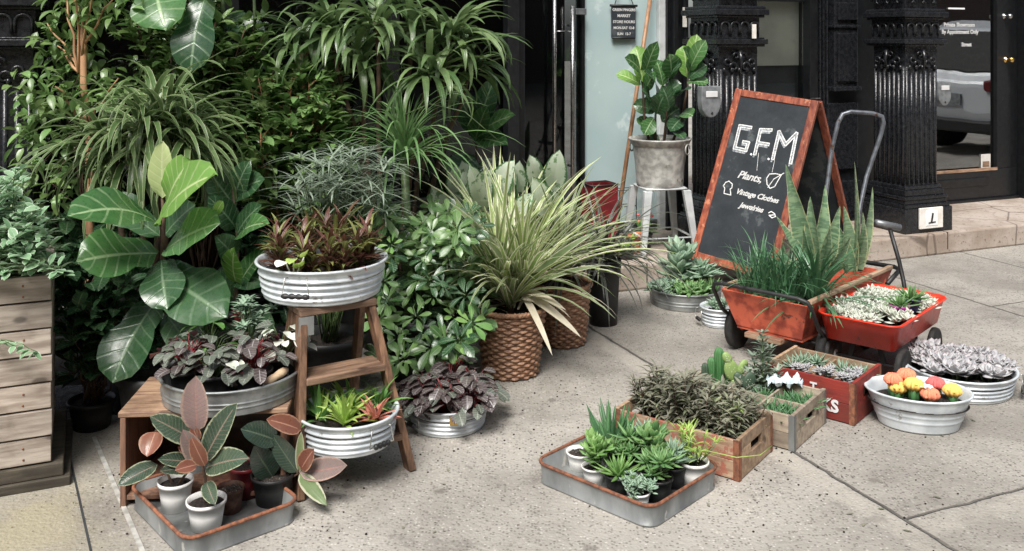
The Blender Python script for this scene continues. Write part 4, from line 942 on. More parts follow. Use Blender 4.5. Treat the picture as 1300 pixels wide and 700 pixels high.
# second, darker broad-leaved fig to its right
loc = V(-.98, 3.62, 0); t_ = start('rubber_fig', 'dark glossy broad leaved fig behind the round tray plants', loc); pot_for(t_, .15, .26); b = MB(); ml = MB()
b.tube([V(0, 0, .22), A(300, 380, 3.6)-loc, A(302, 300, 3.6)-loc, A(296, 240, 3.6)-loc], .01, .006, k=7); b.build('stem', M['stembrown'], t_)
FL = [((300, 300), (338, 262), 34, 3.6, 3.5, 'oval', .1, 1), ((300, 290), (262, 250), 34, 3.6, 3.5, 'oval', .1, 1), ((300, 360), (302, 312), 34, 3.55, 3.45, 'oval', .1, 2), ((304, 360), (340, 318), 30, 3.56, 3.5, 'oval', .08, 0), ((302, 300), (348, 290), 34, 3.58, 3.4, 'oval', .12, 0),
      ((300, 330), (270, 300), 34, 3.55, 3.45, 'oval', .1, 1), ((300, 350), (345, 365), 40, 3.6, 3.5, 'oval', .15, 1), ((298, 250), (320, 205), 34, 3.62, 3.6, 'oval', .1, 1), ((296, 250), (340, 232), 40, 3.65, 3.6, 'oval', .15, 1), ((296, 260), (262, 215), 36, 3.66, 3.66, 'oval', .1, 1), ((300, 400), (350, 430), 46, 3.6, 3.5, 'oval', .15, 1), ((300, 380), (250, 360), 46, 3.62, 3.55, 'oval', .15, 1)]
for p, q, W, y0, y1, pf, lf, m in FL: pleaf(ml, loc, p, q, W, y0, y1, pf, lf, m, c=2, n=8)
ml.build('leaves', [L['fiddle'], L['fiddled'], L['bright']], t_)
# big fig behind with leaves at the very top of the picture
loc = V(-1.2, 4.45, 0); t_ = start('fiddle_leaf_fig', 'tall fig whose large leaves hang in at the top edge', loc, cat='plant'); pot_for(t_, .19, .32); b = MB(); ml = MB()
b.tube([V(0, 0, .28), A(275, 200, 4.45)-loc, A(282, 60, 4.45)-loc, A(285, -110, 4.45)-loc], .015, .01, k=8)
b.tube([V(.05, 0, .28), A(322, 200, 4.4)-loc, A(324, 40, 4.35)-loc, A(322, -20, 4.3)-loc], .009, .007, k=8); b.build('stem', M['stem'], t_)
FL = [((196, -22), (212, 42), 72, 4.0, 3.85, 'fiddle', .12, 0), ((262, -8), (246, 92), 56, 4.0, 3.9, 'fiddle', .12, 1), ((258, -10), (346, 6), 40, 4.0, 3.85, 'fiddle', .25, 4), ((215, -20), (262, 8), 40, 4.3, 4.0, 'fiddle', .2, 4), ((285, -20), (190, -70), 60, 4.4, 4.0, 'fiddle', .1, 0), ((285, -60), (360, -90), 60, 4.4, 4.0, 'fiddle', .1, 0), ((282, 60), (225, 115), 50, 4.45, 4.3, 'fiddle', .2, 1), ((282, 90), (325, 150), 50, 4.45, 4.4, 'fiddle', .2, 1),
      ((280, 20), (222, 62), 44, 4.45, 4.4, 'fiddle', .2, 1), ((284, 20), (330, 60), 44, 4.45, 4.4, 'fiddle', .2, 1)]
for p, q, W, y0, y1, pf, lf, m in FL: pleaf(ml, loc, p, q, W, y0, y1, pf, lf, m)
ml.build('leaves', [L['fiddle'], L['fiddled'], L['bright'], L['pale'], L['lime']], t_)
# broad dark leaves by the glass
loc = V(-.16, 4.62, 0); t_ = start('broad_leaf_plant', 'broad dark green leaves in front of the dark shop glass', loc); pot_for(t_, .15, .26); b = MB(); ml = MB()
b.tube([V(0, 0, .22), A(606, 240, 4.6)-loc, A(604, 170, 4.6)-loc], .01, .006, k=7); b.build('stem', M['stembrown'], t_)
for p, q, W, y0, y1, m in (((604, 172), (657, 150), 34, 4.6, 4.4, 0), ((606, 176), (645, 188), 30, 4.58, 4.4, 0), ((604, 170), (630, 100), 34, 4.6, 4.55, 1), ((604, 170), (575, 110), 34, 4.6, 4.55, 1), ((603, 180), (620, 135), 30, 4.58, 4.5, 0), ((604, 200), (570, 225), 36, 4.6, 4.5, 1), ((605, 210), (640, 225), 36, 4.6, 4.5, 1)):
    pleaf(ml, loc, p, q, W, y0, y1, 'oval', .08, m, c=2, n=8)
ml.build('leaves', [L['fiddle'], L['fiddled']], t_)
# dark understory shrubs that fill the gap behind
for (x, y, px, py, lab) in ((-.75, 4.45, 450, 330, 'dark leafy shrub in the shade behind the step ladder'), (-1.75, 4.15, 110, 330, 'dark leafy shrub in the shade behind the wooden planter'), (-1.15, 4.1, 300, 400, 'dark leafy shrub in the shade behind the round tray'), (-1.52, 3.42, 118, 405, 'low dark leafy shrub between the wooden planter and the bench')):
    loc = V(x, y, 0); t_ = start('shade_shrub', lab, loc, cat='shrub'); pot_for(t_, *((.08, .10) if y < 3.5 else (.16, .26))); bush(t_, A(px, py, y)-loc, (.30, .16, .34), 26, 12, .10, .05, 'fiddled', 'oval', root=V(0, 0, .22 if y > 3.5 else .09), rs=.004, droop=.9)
# ================================================================== baskets
def wicker(label, loc, r0, r1, h, group):
    t_ = thing('wicker_basket', label, 'basket', loc, U(0, 1), group)
    N, rows = 14, 21; nz = rows*5; prof = []
    for i in range(nz+1):
        z = h*.95*i/nz; prof.append((r0+(r1-r0)*(i/nz)**.85, z+.004))
    def fn(q, z, a, i):
        row = (i//5) % 2; s = (i % 5)/5
        return q+(.0060*math.cos(a*N+(math.pi if row else 0))+.002)*math.sin(math.pi*(s+.12)) - (.006 if i % 5 == 0 else 0)
    b = MB(); b.lathe(prof, N*12, fn=fn); 
    cut = len(b.f)-2; b.f = b.f[:-1]; b.uv = b.uv[:-1]; b.m = b.m[:-1]; b.r = b.r[:-1]
    for k in range(len(b.f)): b.r[k] = ((k//(N*12)//5)*.37+((k % (N*12))//12)*.21+.13*rnd.random()) % 1
    b.build('woven_wall', M['wicker'], t_)
    b = MB(); b.lathe([(r1-.012, h*.97), (r0-.01, .02), (0, .02)], 48); b.f = b.f; b.build('lining', M['wickerd'], t_) if False else None
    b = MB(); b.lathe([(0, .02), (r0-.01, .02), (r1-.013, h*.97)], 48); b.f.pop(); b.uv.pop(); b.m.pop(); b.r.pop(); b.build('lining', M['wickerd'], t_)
    b = MB()
    for s_ in (0, 1):
        pts = []
        for k in range(97):
            a = 6.2832*k/96; pts.append(V((r1+.004+.004*math.cos(a*30+s_*math.pi))*math.cos(a), (r1+.004+.004*math.cos(a*30+s_*math.pi))*math.sin(a), h*.965+.005*math.sin(a*30+s_*math.pi)))
        b.tube(pts, .0075, k=6, cap=False)
    b.build('braided_rim', M['wicker'], t_)
    b = MB(); soil_disc(b, r1-.016, h*.86, 32); b.build('soil', M['soil'], t_)
    return t_
GB = 'wicker baskets of striped strappy plants'
L1 = V(-.005, 3.97, 0); wicker('brown wicker basket in front, right of the schefflera', L1, .112, .145, .29, GB)
t_ = start('cordyline', 'yellow green striped cordyline in the front wicker basket', L1+V(0, 0, .25)); ml = MB(); b = MB()
for (x, y, z) in ((0, -.02, .04), (.05, .03, .09), (-.05, .04, .07)):
    b.tube([V(x*.6, y*.6, 0), V(x, y, z)], .014, .012, k=8); crown(ml, (x, y, z), 56, .66, .023, 'strap', .6, 1.5, .8, m=0, n=9, spread=.012); crown(ml, (x, y, z), 24, .54, .022, 'strap', .45, 1.3, 1.2, m=1, n=9, spread=.015)
crown(ml, (0, 0, .03), 16, .5, .016, 'strap', -.1, .6, 1.6, m=2, n=9, spread=.03)
for (q, Yq, Wd) in (((735, 432), 3.78, 11), ((700, 455), 3.72, 9), ((560, 260), 3.75, 12), ((760, 300), 3.85, 12), ((765, 345), 3.8, 9), ((720, 400), 3.75, 10)):
    pleaf(ml, t_.location, (662, 370), q, Wd, 3.95, Yq, 'strap', .16, 2 if q[1] > 390 else 1, c=1, n=10, wave=0)
b.build('stem', M['stembrown'], t_); ml.build('leaves', [L['cord'], L['cordd'], L['dry']], t_)
L2 = V(.235, 4.36, 0); wicker('smaller shaded wicker basket behind and right of the first basket', L2, .10, .125, .285, GB)
t_ = start('cordyline', 'grey green spiky cordyline in the rear wicker basket', L2+V(0, 0, .25)); ml = MB(); b = MB(); b.tube([V(0, 0, 0), V(0, 0, .08)], .014, k=8)
crown(ml, (0, 0, .06), 64, .56, .020, 'strap', .5, 1.5, 1.0, m=0, n=9); crown(ml, (0, 0, .05), 34, .46, .016, 'strap', .2, 1.1, 1.4, m=1, n=9)
b.build('stem', M['stembrown'], t_); ml.build('leaves', [L['cordd'], L['dark'], L['dry']], t_)
L3 = V(.45, 4.66, 0); t_ = start('spiky_plant', 'dark spiky leaved plant in a black pot right of the baskets', L3); pot_for(t_, .085, .32, taper=.8); ml = MB()
crown(ml, (0, 0, .3), 120, .48, .013, 'strap', .05, 1.4, 1.6, m=0, n=9, spread=.03); crown(ml, (0, 0, .3), 26, .5, .010, 'strap', .2, 1.0, 1.8, m=1, n=9, spread=.03); ml.build('leaves', [L['dark'], L['cordd']], t_)
L4 = V(.03, 4.45, 0); t_ = start('aglaonema', 'pale silvery broad leaved plant behind the striped cordyline', L4); pot_for(t_, .14, .26); ml, b = MB(), MB()
for i in range(24):
    px, py = U(570, 706), U(208, 268); Y = 4.4+U(-.15, .1); p = A(px-U(-12, 12), py+28, Y); q = A(px, py-10, Y-.06); b.tube(branch(V(0, 0, .24), p-L4, .05, 5, .005), .005, .003, k=5)
    pleaf(ml, L4, (p.x/Y*FPX+650, HY+(CH-p.z)*FPX/Y), (px+U(-25, 25), py-U(10, 30)), U(24, 34), Y, Y-.08, 'oval', .12, 0, c=2, n=7)
b.build('stem', M['stem'], t_); ml.build('leaves', L['silver'], t_)
# ================================================================== step ladder with tubs
lt = .53
LF, RF = G(379, 634), G(521, 596)               # front feet
lx = (RF-LF); lx.z = 0; lx.normalize(); lb = V(-lx.y, lx.x, 0)
TL = LF+lx*.045+lb*.10+V(0, 0, lt); TR = RF-lx*.10+lb*.10+V(0, 0, lt)
ctr = (LF+RF)/2; lad = thing('step_ladder', 'old wooden step ladder holding a white tub on top', 'step ladder', ctr, math.atan2(lx.y, lx.x))
inv = Matrix.Rotation(-math.atan2(lx.y, lx.x), 4, 'Z') @ Matrix.Translation(-ctr)
l_ = [inv @ p for p in (LF, RF, TL, TR)]
def rail(a, b_, w, t, nm='rail'):
    b = MB(); b.beam(a, b_, w, t, up=(0, 1, 0)); b.build(nm, M['oak'], lad, smooth=False, bevel=.003)
rail(l_[0], l_[2], .024, .05); rail(l_[1], l_[3], .024, .05)
BL = l_[0]+V(.02, .36, 0); BR = l_[1]+V(-.06, .36, 0)
rail(BL, l_[2]+V(0, .07, 0), .022, .04, 'rear_leg'); rail(BR, l_[3]+V(0, .07, 0), .022, .04, 'rear_leg')
for z, nm in ((.335, 'step'), (.115, 'step')):
    k = z/lt; p, q = l_[0].lerp(l_[2], k), l_[1].lerp(l_[3], k); b = MB(); b.box(p.x+.01, q.x-.01, p.y-.03, p.y+.075, z-.011, z+.011); b.build(nm, M['oakx'], lad, smooth=False, bevel=.003)
b = MB(); b.box(l_[2].x-.014, l_[3].x+.014, l_[2].y-.03, l_[2].y+.10, lt, lt+.022); b.build('top_board', M['oakx'], lad, smooth=False, bevel=.003)
b = MB(); b.beam(BL.lerp(l_[2]+V(0, .07, 0), .35), BR.lerp(l_[3]+V(0, .07, 0), .35), .03, .012, up=(0, 0, 1)); b.build('rear_brace', M['oak'], lad, smooth=False)
b = MB(); b.box(l_[2].x-.018, l_[2].x+.03, l_[2].y-.03, l_[2].y-.024, lt-.06, lt-.001); b.build('metal_bracket', M['zinc'], lad, smooth=False)
tc = A(409, 370, 3.17); tc.z = lt+.023
tub = ribbed('ribbed_tub', 'white ribbed tub of crotons on top of the step ladder', tc, .212, .112, rz=.1, ribs=4, group='white ribbed tubs'); bail(tub, R(-105), .212, .112, drop=.055, gl=.045)
GC = 'bronze croton plants in the top tub'
crot = start('croton', 'bronze leaved croton planted in the tub on the ladder', tc+V(-.12, -.09, .075), GC); ml, b = MB(), MB()
for i in range(44): 
    z = U(.0, .13); a = U(0, 6.28); leaf(ml, (0, 0, z*.8), az(a, U(.3, 1.4)), U(.05, .095), U(.010, .020), 'lance', .9, .3, 6, 1, m=int(rnd.random() < .36))
b.tube([V(0, 0, -.005), V(.003, 0, .08)], .004, .003, k=6); b.build('stem', M['stembrown'], crot); ml.build('leaves', [L['croton'], L['crotong']], crot)
for (x, y, s) in ((.0, -.15, .9), (.16, -.02, 1.1), (-.16, .06, 1.1), (.1, -.14, 1.0), (.0, .05, 1.3), (-.03, -.14, .95), (.05, -.13, 1.1), (.13, -.08, 1.15), (-.15, .0, 1), (-.06, -.02, 1.1), (.05, -.02, 1.25), (.14, .03, 1.2), (-.07, .11, 1.2), (.05, .11, 1.3)): dup(crot, tc+V(x, y, .075), U(0, 6), s)
t_ = start('pale_leaf_seedling', 'seedling with two pale cream leaves at the front of the top tub', tc+V(-.055, -.165, .075)); ml, b = MB(), MB()
for (x, z, W, m) in ((-.045, .075, .05, 0), (.0, .085, .045, 1), (.03, .05, .05, 1), (.055, .09, .04, 2)):
    b.tube([V(0, 0, 0), V(x*.3, -.01, z*.5), V(x*.6, -.01, z*.9)], .0025, k=5); leaf(ml, (x*.6, -.012, z*.9), V(x*1.2, -.3, .3*(1 if x > 0 else .2)), .06, W*.8, 'round', .8, .15, 6, 2, m=m, up=(0, -.5, .7))
b.build('stem', L['petal'], t_); ml.build('leaves', [L['petal'], L['lime'], L['lime']], t_)
# tub between the ladder rails
kk = .14/lt; uc = l_[0].lerp(l_[1], .47); uc = (inv.inverted() @ V(uc.x+.02, uc.y+.03, 0)); uc.z = .127
uc = A(442, 560, 3.0); uc.z = .1275
tub2 = ribbed('ribbed_tub', 'white ribbed tub of bromeliads resting between the ladder legs', uc, .155, .098, rz=.3, ribs=4, group='white ribbed tubs'); bail(tub2, R(-62), .155, .098, drop=.05, gl=.03)
def brom(x, y, lm, lab, LL=.13, n=20, s=1):
    t_ = start('bromeliad', lab, uc+V(x, y, .066)); ml = MB(); crown(ml, (0, 0, .005), n+8, LL*1.05, .015, 'lance', .25, 1.45, .7, n=6, fold=.4, spread=.006, m=0); crown(ml, (0, 0, .01), 6, LL*.7, .018, 'lance', .9, 1.5, .3, n=5, m=1); ml.build('leaves', [L[lm[0]], L[lm[1]]], t_)
brom(-.085, -.02, ('green', 'lime'), 'leftmost green bromeliad in the tub between the ladder legs'); brom(.0, -.06, ('lime', 'lime'), 'lime yellow bromeliad in the middle of the low tub'); brom(.0, .045, ('lime', 'green'), 'lime bromeliad behind the middle one in the low tub', .13); brom(.09, -.03, ('pink', 'croton'), 'small red leaved bromeliad at the right of the low tub', .085, 22); brom(.09, .06, ('green', 'green'), 'green bromeliad behind the red one in the low tub', .12)
# peperomia tub on the ground
vc = G(569, 539); vc = V(-.232, 3.44, 0)
tub3 = ribbed('ribbed_tub', 'white ribbed tub of dark peperomia on the pavement', vc, .143, .09, rz=.2, ribs=4, group='white ribbed tubs'); bail(tub3, R(-150), .143, .09, drop=.04, gl=.02)
b = MB(); b.box(-.015, .015, -.15, -.146, .055, .085); o = b.build('latch_tag', M['brass'], tub3, smooth=False)
def peperomia(lab, loc, lm, n=42, hh=.12, sp=.09, ls=.055, group=None, pot=None, potm='plastic', m2=None):
    t_ = start('peperomia', lab, loc, group); z0 = 0
    if pot: pot_for(t_, pot[0], pot[1], potm, n=22); z0 = pot[1]*.85
    ml, b = MB(), MB()
    for i in range(n):
        a = U(0, 6.28); q = sp*U(.2, 1); z = z0+hh*(1-.6*(q/sp)**2)*U(.6, 1.1); e = V(q*math.cos(a), q*math.sin(a), z); b.tube([V(q*.15*math.cos(a), q*.15*math.sin(a), z0-.004), V(q*.5*math.cos(a), q*.5*math.sin(a), z0+(z-z0)*.75), e], .0022, .0014, k=4)
        l = ls*U(.7, 1.15); leaf(ml, e, az(a+U(-.5, .5), U(-.5, .15)), l, l*.72, 'round', .7, .22, 6, 2, roll=U(-.3, .3), m=int(bool(m2) and rnd.random() < m2[1]), wave=.04)
    b.build('stem', M['darkred'] if lm == 'pepe' else M['stem'], t_); ml.build('leaves', [L[lm]]+([L[m2[0]]] if m2 else []), t_); return t_
GP = 'dark peperomia plants in the tub on the pavement'
p0 = peperomia('burgundy veined peperomia packed in the tub on the pavement', vc+V(-.07, -.06, .06), 'pepe', 46, .14, .085, .056, GP, m2=('pepeg', .3))
for (x, y) in ((.0, -.09), (.08, -.05), (-.09, .03), (.0, .02), (.09, .05), (0, .1), (-.11, -.03)): dup(p0, vc+V(x, y, .06), U(0, 6), U(.9, 1.15))
for k, dx in enumerate((-.06, 0, .06)): pass
# ================================================================== bench, round tray
B0, B1 = G(152, 645), G(356, 582)
bz = .285; bl = G(150, 522, bz); bd = (B1-B0); bd.z = 0; ang = R(4)
bu, bv = V(math.cos(ang), math.sin(ang), 0), V(-math.sin(ang), math.cos(ang), 0)
bc = B0+bu*.245+bv*.15
bench = thing('wooden_bench', 'low open fronted wooden bench under the round metal tray', 'bench', bc, ang)
for s_ in (-1, 1):
    b = MB(); x0, x1 = sorted((s_*.245, s_*.228)); b.box(x0, x1, -.15, .15, 0, bz-.0165); b.build('side_board', M['bench'], bench, smooth=False, bevel=.003)
b = MB(); b.box(-.25, .25, -.152, .152, bz-.016, bz); b.build('top_board', M['benchtop'], bench, smooth=False, bevel=.003)
b = MB(); b.box(-.227, .227, -.145, .145, .02, .034); b.build('lower_board', M['bench'], bench, smooth=False, bevel=.002)
b = MB(); b.box(-.227, .227, .138, .149, .035, bz-.017); b.build('back_board', M['pinedark'], bench, smooth=False)
rc = bc+bu*.055+V(0, -.01, bz+.001)
rt = ribbed('round_tray', 'round galvanised tray with a wooden grip on the bench', rc, .213, .075, mat='galv', plain=True, taper=.98, cat='tray')
rt.children[1].location = (0, 0, -.045); rt.children[1]['label'] = 'dark wet tray floor'; 
ga, gb = A(336, 488, 2.86)-rc, A(364, 469, 2.92)-rc; gd = (gb-ga)
b = MB(); b.tube([ga+gd*t for t in (0, .08, .1, .3, .5, .7, .9, .92, 1)], .012, k=12)
for i, q in enumerate((.7, .7, 1, 1.1, .95, 1.1, 1, .7, .7)):
    for j in range(12): c0 = ga+gd*(0, .08, .1, .3, .5, .7, .9, .92, 1)[i]; b.v[i*12+j] = c0+(b.v[i*12+j]-c0)*q
b.build('wooden_grip', M['handlewood'], rt)
b = MB(); b.tube([ga-gd*.05+V(0, 0, -.03), ga-gd*.06, gb+gd*.06, gb+gd*.05+V(0, 0, -.03)], .003, k=6); b.build('grip_wire', M['wire'], rt)
for (x, y, lm, m2, lab, sz, n, hh) in ((-.125, -.045, 'pepe', ('pepeg', .4), 'dark crinkled peperomia at the front left of the round tray', .05, 40, .11), (-.03, -.085, 'pepeg', ('jade', .15), 'grey green peperomia in the front middle of the round tray', .045, 38, .09), (.085, -.06, 'pepe', ('pepeg', .5), 'dark rounded peperomia beside the wooden grip', .052, 40, .12), (-.1, .09, 'pepeg', ('green', .3), 'green leaved potted plant at the back left of the round tray', .05, 40, .13), (.14, .06, 'jade', ('pepeg', .4), 'pale leaved potted plant at the right of the round tray', .05, 36, .11)):
    peperomia(lab, rc+V(x, y, .009), lm, n, hh, .10, sz, None, (.056, .085), m2=m2)
t_ = start('whorled_plant', 'light green whorled plant at the back of the round tray', rc+V(.03, .08, .009)); pot_for(t_, .055, .085, n=22); ml, b = MB(), MB()
for i in range(20):
    a = U(0, 6.28); q = U(0, .08); e = V(q*math.cos(a), q*math.sin(a), U(.15, .25)); b.tube([V(q*.2*math.cos(a), q*.2*math.sin(a), .07), e], .003, .002, k=4)
    for j in range(12): leaf(ml, e+V(0, 0, .004*(j//6)), az(j*1.05+U(-.1, .1), U(.1, .7)), U(.03, .045), .010, 'lance', .4, .3, 4, 1)
b.build('stem', M['stem'], t_); ml.build('leaves', L['succg'], t_)
t_ = start('red_bromeliad', 'small dark red star leaved plant at the back of the round tray', rc+V(-.015, .15, .009)); pot_for(t_, .045, .11, n=20); ml = MB(); crown(ml, (0, 0, .16), 12, .07, .018, 'lance', .1, 1.3, .4, n=5); ml.tube([V(0, 0, .09), V(0, 0, .165)], .004, k=6); ml.build('leaves', leafmat('leaf_ruby', (.28, .02, .03), (.38, .05, .05), rough=.35), t_)
# ================================================================== bottom-left square tray with rubber plants
tz = .062; a_, b_, c_ = G(173, 618, tz), G(243, 687, tz), G(371, 632, tz)
tcn, tang, tlx, tly = corners_rect(a_, b_, c_)
tray('metal_tray', 'square rusty rimmed metal tray of rubber plants at the bottom left', tcn, tang, tlx+.02, tly+.02, tz, group='square metal trays with rusty rims')
def pot_thing(name, lab, px, py, r, h, mat, z=.009, soil='soil', cat='potted plant', rim=False):
    p = G(px, py, z); t_ = thing(name, lab, cat, p); pot_for(t_, r, h, mat, soil); return t_, p
def rub(t_, loc, leaves, stems, names='leaves'):
    ml, b = MB(), MB()
    for s_ in stems: b.tube([A(x, y, Y)-loc for x, y, Y in s_], .0045, .003, k=7)
    for (p, q, W, Yp, Yq, lf, m) in leaves: pleaf(ml, loc, p, q, W, Yp, Yq, 'oval', lf, m, c=2, n=8, fold=.3, wave=.015)
    b.build('stem', M['stembrown'], t_); ml.build(names, [L['rubber'], L['rubberp'], L['rubbero'], L['rubberd'], L['cordd']], t_)
t_, p = pot_thing('rubber_plant', 'rubber plant with pink grey upright leaf in the front white pot', 262, 668, .054, .078, 'whitep')
Y = p.y; rub(t_, p, [((250, 548), (250, 477), 37, Y, Y-.01, .05, 1), ((259, 585), (304, 512), 34, Y, Y-.02, .06, 0), ((262, 594), (320, 584), 34, Y, Y-.08, .10, 0), ((256, 590), (232, 545), 26, Y, Y-.03, .05, 1), ((252, 560), (244, 540), 14, Y, Y, .05, 2), ((260, 592), (243, 555), 20, Y-.04, Y-.06, .05, 2), ((262, 612), (274, 642), 20, Y, Y-.07, .08, 0), ((250, 590), (222, 598), 18, Y-.02, Y-.06, .05, 2), ((258, 572), (262, 540), 18, Y+.02, Y+.03, .05, 3)],
    [[(262, 650, Y), (261, 610, Y), (256, 585, Y), (250, 545, Y)]])
t_, p = pot_thing('rubber_plant', 'rubber plant with hanging rust coloured leaf in the rear white pot', 223, 645, .050, .085, 'whitep')
Y = p.y; rub(t_, p, [((248, 560), (190, 530), 30, Y, Y-.05, .10, 0), ((198, 548), (188, 580), 30, Y, Y-.05, .10, 2), ((200, 590), (151, 617), 24, Y-.02, Y-.08, .08, 0), ((246, 588), (200, 585), 20, Y, Y-.06, .10, 0), ((243, 596), (202, 600), 18, Y, Y-.08, .08, 0), ((246, 575), (225, 568), 16, Y, Y-.03, .1, 2), ((245, 555), (262, 520), 18, Y+.03, Y+.05, .05, 3)],
    [[(226, 625, Y), (228, 612, Y), (246, 590, Y), (247, 560, Y)], [(224, 626, Y), (212, 600, Y), (198, 590, Y)], [(247, 560, Y), (215, 545, Y), (197, 547, Y)]])
t_, p = pot_thing('rubber_plant', 'dark leaved rubber plant with pink tips in the black pot', 346, 636, .062, .085, 'plastic', soil='perlite')
Y = p.y; rub(t_, p, [((352, 560), (305, 546), 32, Y, Y-.05, .10, 3), ((346, 606), (322, 566), 34, Y, Y-.03, .06, 3), ((377, 600), (345, 552), 26, Y, Y, .06, 3), ((382, 546), (338, 534), 24, Y, Y-.04, .12, 2), ((380, 600), (441, 590), 30, Y, Y-.06, -.06, 1), ((382, 596), (400, 570), 24, Y-.01, Y-.03, .06, 2), ((380, 602), (415, 642), 20, Y, Y-.08, .08, 4), ((380, 600), (383, 548), 12, Y, Y-.01, .03, 4)],
    [[(347, 618, Y), (360, 612, Y), (378, 602, Y), (381, 548, Y)], [(346, 618, Y), (344, 600, Y), (350, 560, Y)]])
t_, p = pot_thing('red_pot', 'dark red pot standing behind the small brown pot', 312, 628, .050, .095, 'darkred', cat='pot')
t_, p = pot_thing('brown_pot', 'small brown pot of dry gravel between the white and red pots', 292, 648, .040, .07, 'wickerd', soil='perlite', cat='pot')
# ================================================================== centre tray of succulents
tz = .065; a_, b_, c_ = G(690, 588, tz), G(835, 647, tz), G(903, 588, tz)
ytc, yta, ylx, yly = corners_rect(a_, b_, c_)
tray('metal_tray', 'square rusty rimmed metal tray of green succulents in the centre', ytc, yta, ylx+.015, yly+.015, tz, group='square metal trays with rusty rims')
def yl(x, y): return ytc+Matrix.Rotation(yta, 3, 'Z') @ V(x, y, 0)+V(0, 0, .009)     # tray-local to world
def succ(name, lab, loc, kind, lm, r=.038, h=.06, pot='plastic', s=1, group=None, soil='soil', cat='succulent', **kw):
    t_ = start(name, lab, loc, group, cat=cat, rz=U(0, 6)); z = 0
    if pot: pot_for(t_, r, h, pot, soil, n=24); z = h*.88
    ml, ms = MB(), MB(); used = False
    if kind == 'fingers':
        for i in range(40):
            a, q = U(0, 6.28), U(0, .75)*r; e = V(q*math.cos(a), q*math.sin(a), z); fleaf(ml, e, az(a, U(.95, 1.5)), U(.05, .10)*s, .011*s, .010*s, 'strap', U(-.3, .2), 5, 7)
    elif kind == 'rosettes':
        for i in range(kw.get('n', 6)):
            a = i*2.4; q = (.2+.8*(i/6)**.5)*r*.85 if i else 0; hz = U(.01, .045)*s; e = V(q*math.cos(a), q*math.sin(a), z+hz); ms.tube([V(q*.5*math.cos(a), q*.5*math.sin(a), z-.005), e], .004, k=5); used = True
            rosette(ml, e, 18, .048*s*U(.75, 1.2), .0125*s, .005*s, 'lance', .0, 1.3, tilt=Matrix.Rotation(U(-.4, .4), 3, 'X'))
    elif kind == 'spiky': rosette(ml, (0, 0, z), kw.get('n', 34), .085*s, .013*s, .006*s, 'sword', .1, 1.45, droop=-.25, n=5)
    elif kind == 'star': 
        for i in range(4):
            a = i*1.57; q = r*.35 if i else 0; rosette(ml, (q*math.cos(a), q*math.sin(a), z+.02+.02*(i == 0)), 26, .055*s, .012*s, .005*s, 'sword', .1, 1.4, n=4)
    elif kind == 'paddle':
        for i in range(9):
            a, q = U(0, 6.28), U(0, .8)*r; hz = U(.02, .06)*s; e = V(q*math.cos(a), q*math.sin(a), z+hz); ms.tube([V(q*.6*math.cos(a), q*.6*math.sin(a), z-.004), e], .004, .003, k=5); used = True
            for j in range(9): fleaf(ml, e+V(0, 0, -.008*(j % 3)), az(j*2.4, U(.1, 1.2)), U(.028, .045)*s, .018*s, .006*s, 'obov', -.3, 4, 6)
    elif kind == 'trail':
        for i in range(16):
            a = U(0, 6.28); e = V(r*1.4*math.cos(a), r*1.4*math.sin(a), z+U(.0, .04)); br = branch((0, 0, z), e, .3, 5, .003); ms.tube(br, .002, k=4); used = True
            for k in range(1, 6):
                for q in range(4): fleaf(ml, br[k], az(U(0, 6.28), U(-.2, 1)), .018*s, .008*s, .005*s, 'oval', 0, 3, 5)
    elif kind == 'sprout':
        for i in range(14):
            a = U(0, 6.28); e = V(.3*r*math.cos(a), .3*r*math.sin(a), z); d = az(a, U(.8, 1.5)); br = [e, e+d*.04, e+d*.08+V(0, 0, .01)]; ms.tube(br, .0018, k=4); used = True
            for k in (1, 2):
                for q in range(5): leaf(ml, br[k]+d*U(-.02, .01), az(U(0, 6.28), U(.2, 1.2)), U(.03, .05)*s, .006*s, 'lance', .5, .3, 4, 1)
    if used: ms.build('stem', M['stem'], t_)
    ml.build('leaves', L[lm], t_); return t_
GT = None
for args in (
 ('finger_jade', 'tall dark finger like succulent at the back left of the centre tray', (-.125, .085), 'fingers', 'succd', .045, .06, 'plastic', 1.45),
 ('rosette_succulent', 'green rosette succulent at the back middle of the centre tray', (-.03, .11), 'rosettes', 'succg', .042, .06, 'plastic', 1.4),
 ('rosette_succulent', 'glossy green rosette succulent in the middle of the centre tray', (-.03, .02), 'rosettes', 'succ', .042, .06, 'plastic', 1.5),
 ('paddle_succulent', 'green paddle leaved succulent right of middle in the centre tray', (.055, .06), 'paddle', 'succ', .04, .06, 'plastic', 1.5),
 ('star_succulent', 'pale star shaped succulent next to the white sprout pot', (.12, .075), 'star', 'succg', .042, .065, 'plastic', 1.5),
 ('paddle_succulent', 'yellow green paddle leaved succulent near the front left tray edge', (-.075, -.075), 'paddle', 'lime2', .038, .05, 'whitep', 1.3),
 ('aloe', 'spiky bright green aloe at the front middle of the centre tray', (.02, -.075), 'spiky', 'lime2', .042, .055, 'plastic', 1.3),
 ('rosette_succulent', 'bushy green rosette succulent in the black pot at the tray front', (.135, -.03), 'rosettes', 'succ', .045, .068, 'plastic', 1.4),
 ('trailing_succulent', 'pale stringy succulent in a white paper cone at the tray corner', (.125, -.115), 'trail', 'succg', .034, .05, 'whitep', 1.1)):
    succ(args[0], args[1], yl(*args[2]), *args[3:5], r=args[5], h=args[6], pot=args[7], s=args[8])
t_ = thing('white_cup', 'white pot of bare soil at the left corner of the tray', 'pot', yl(-.165, -.03)); pot_for(t_, .045, .055, 'whitep', 'perlite')
t_ = succ('sprout_pot', 'white pot of yellow green sprouts at the right corner of the tray', yl(.165, .125), 'sprout', 'lime', .045, .075, 'whitep', 1.0, cat='potted plant', soil='perlite')
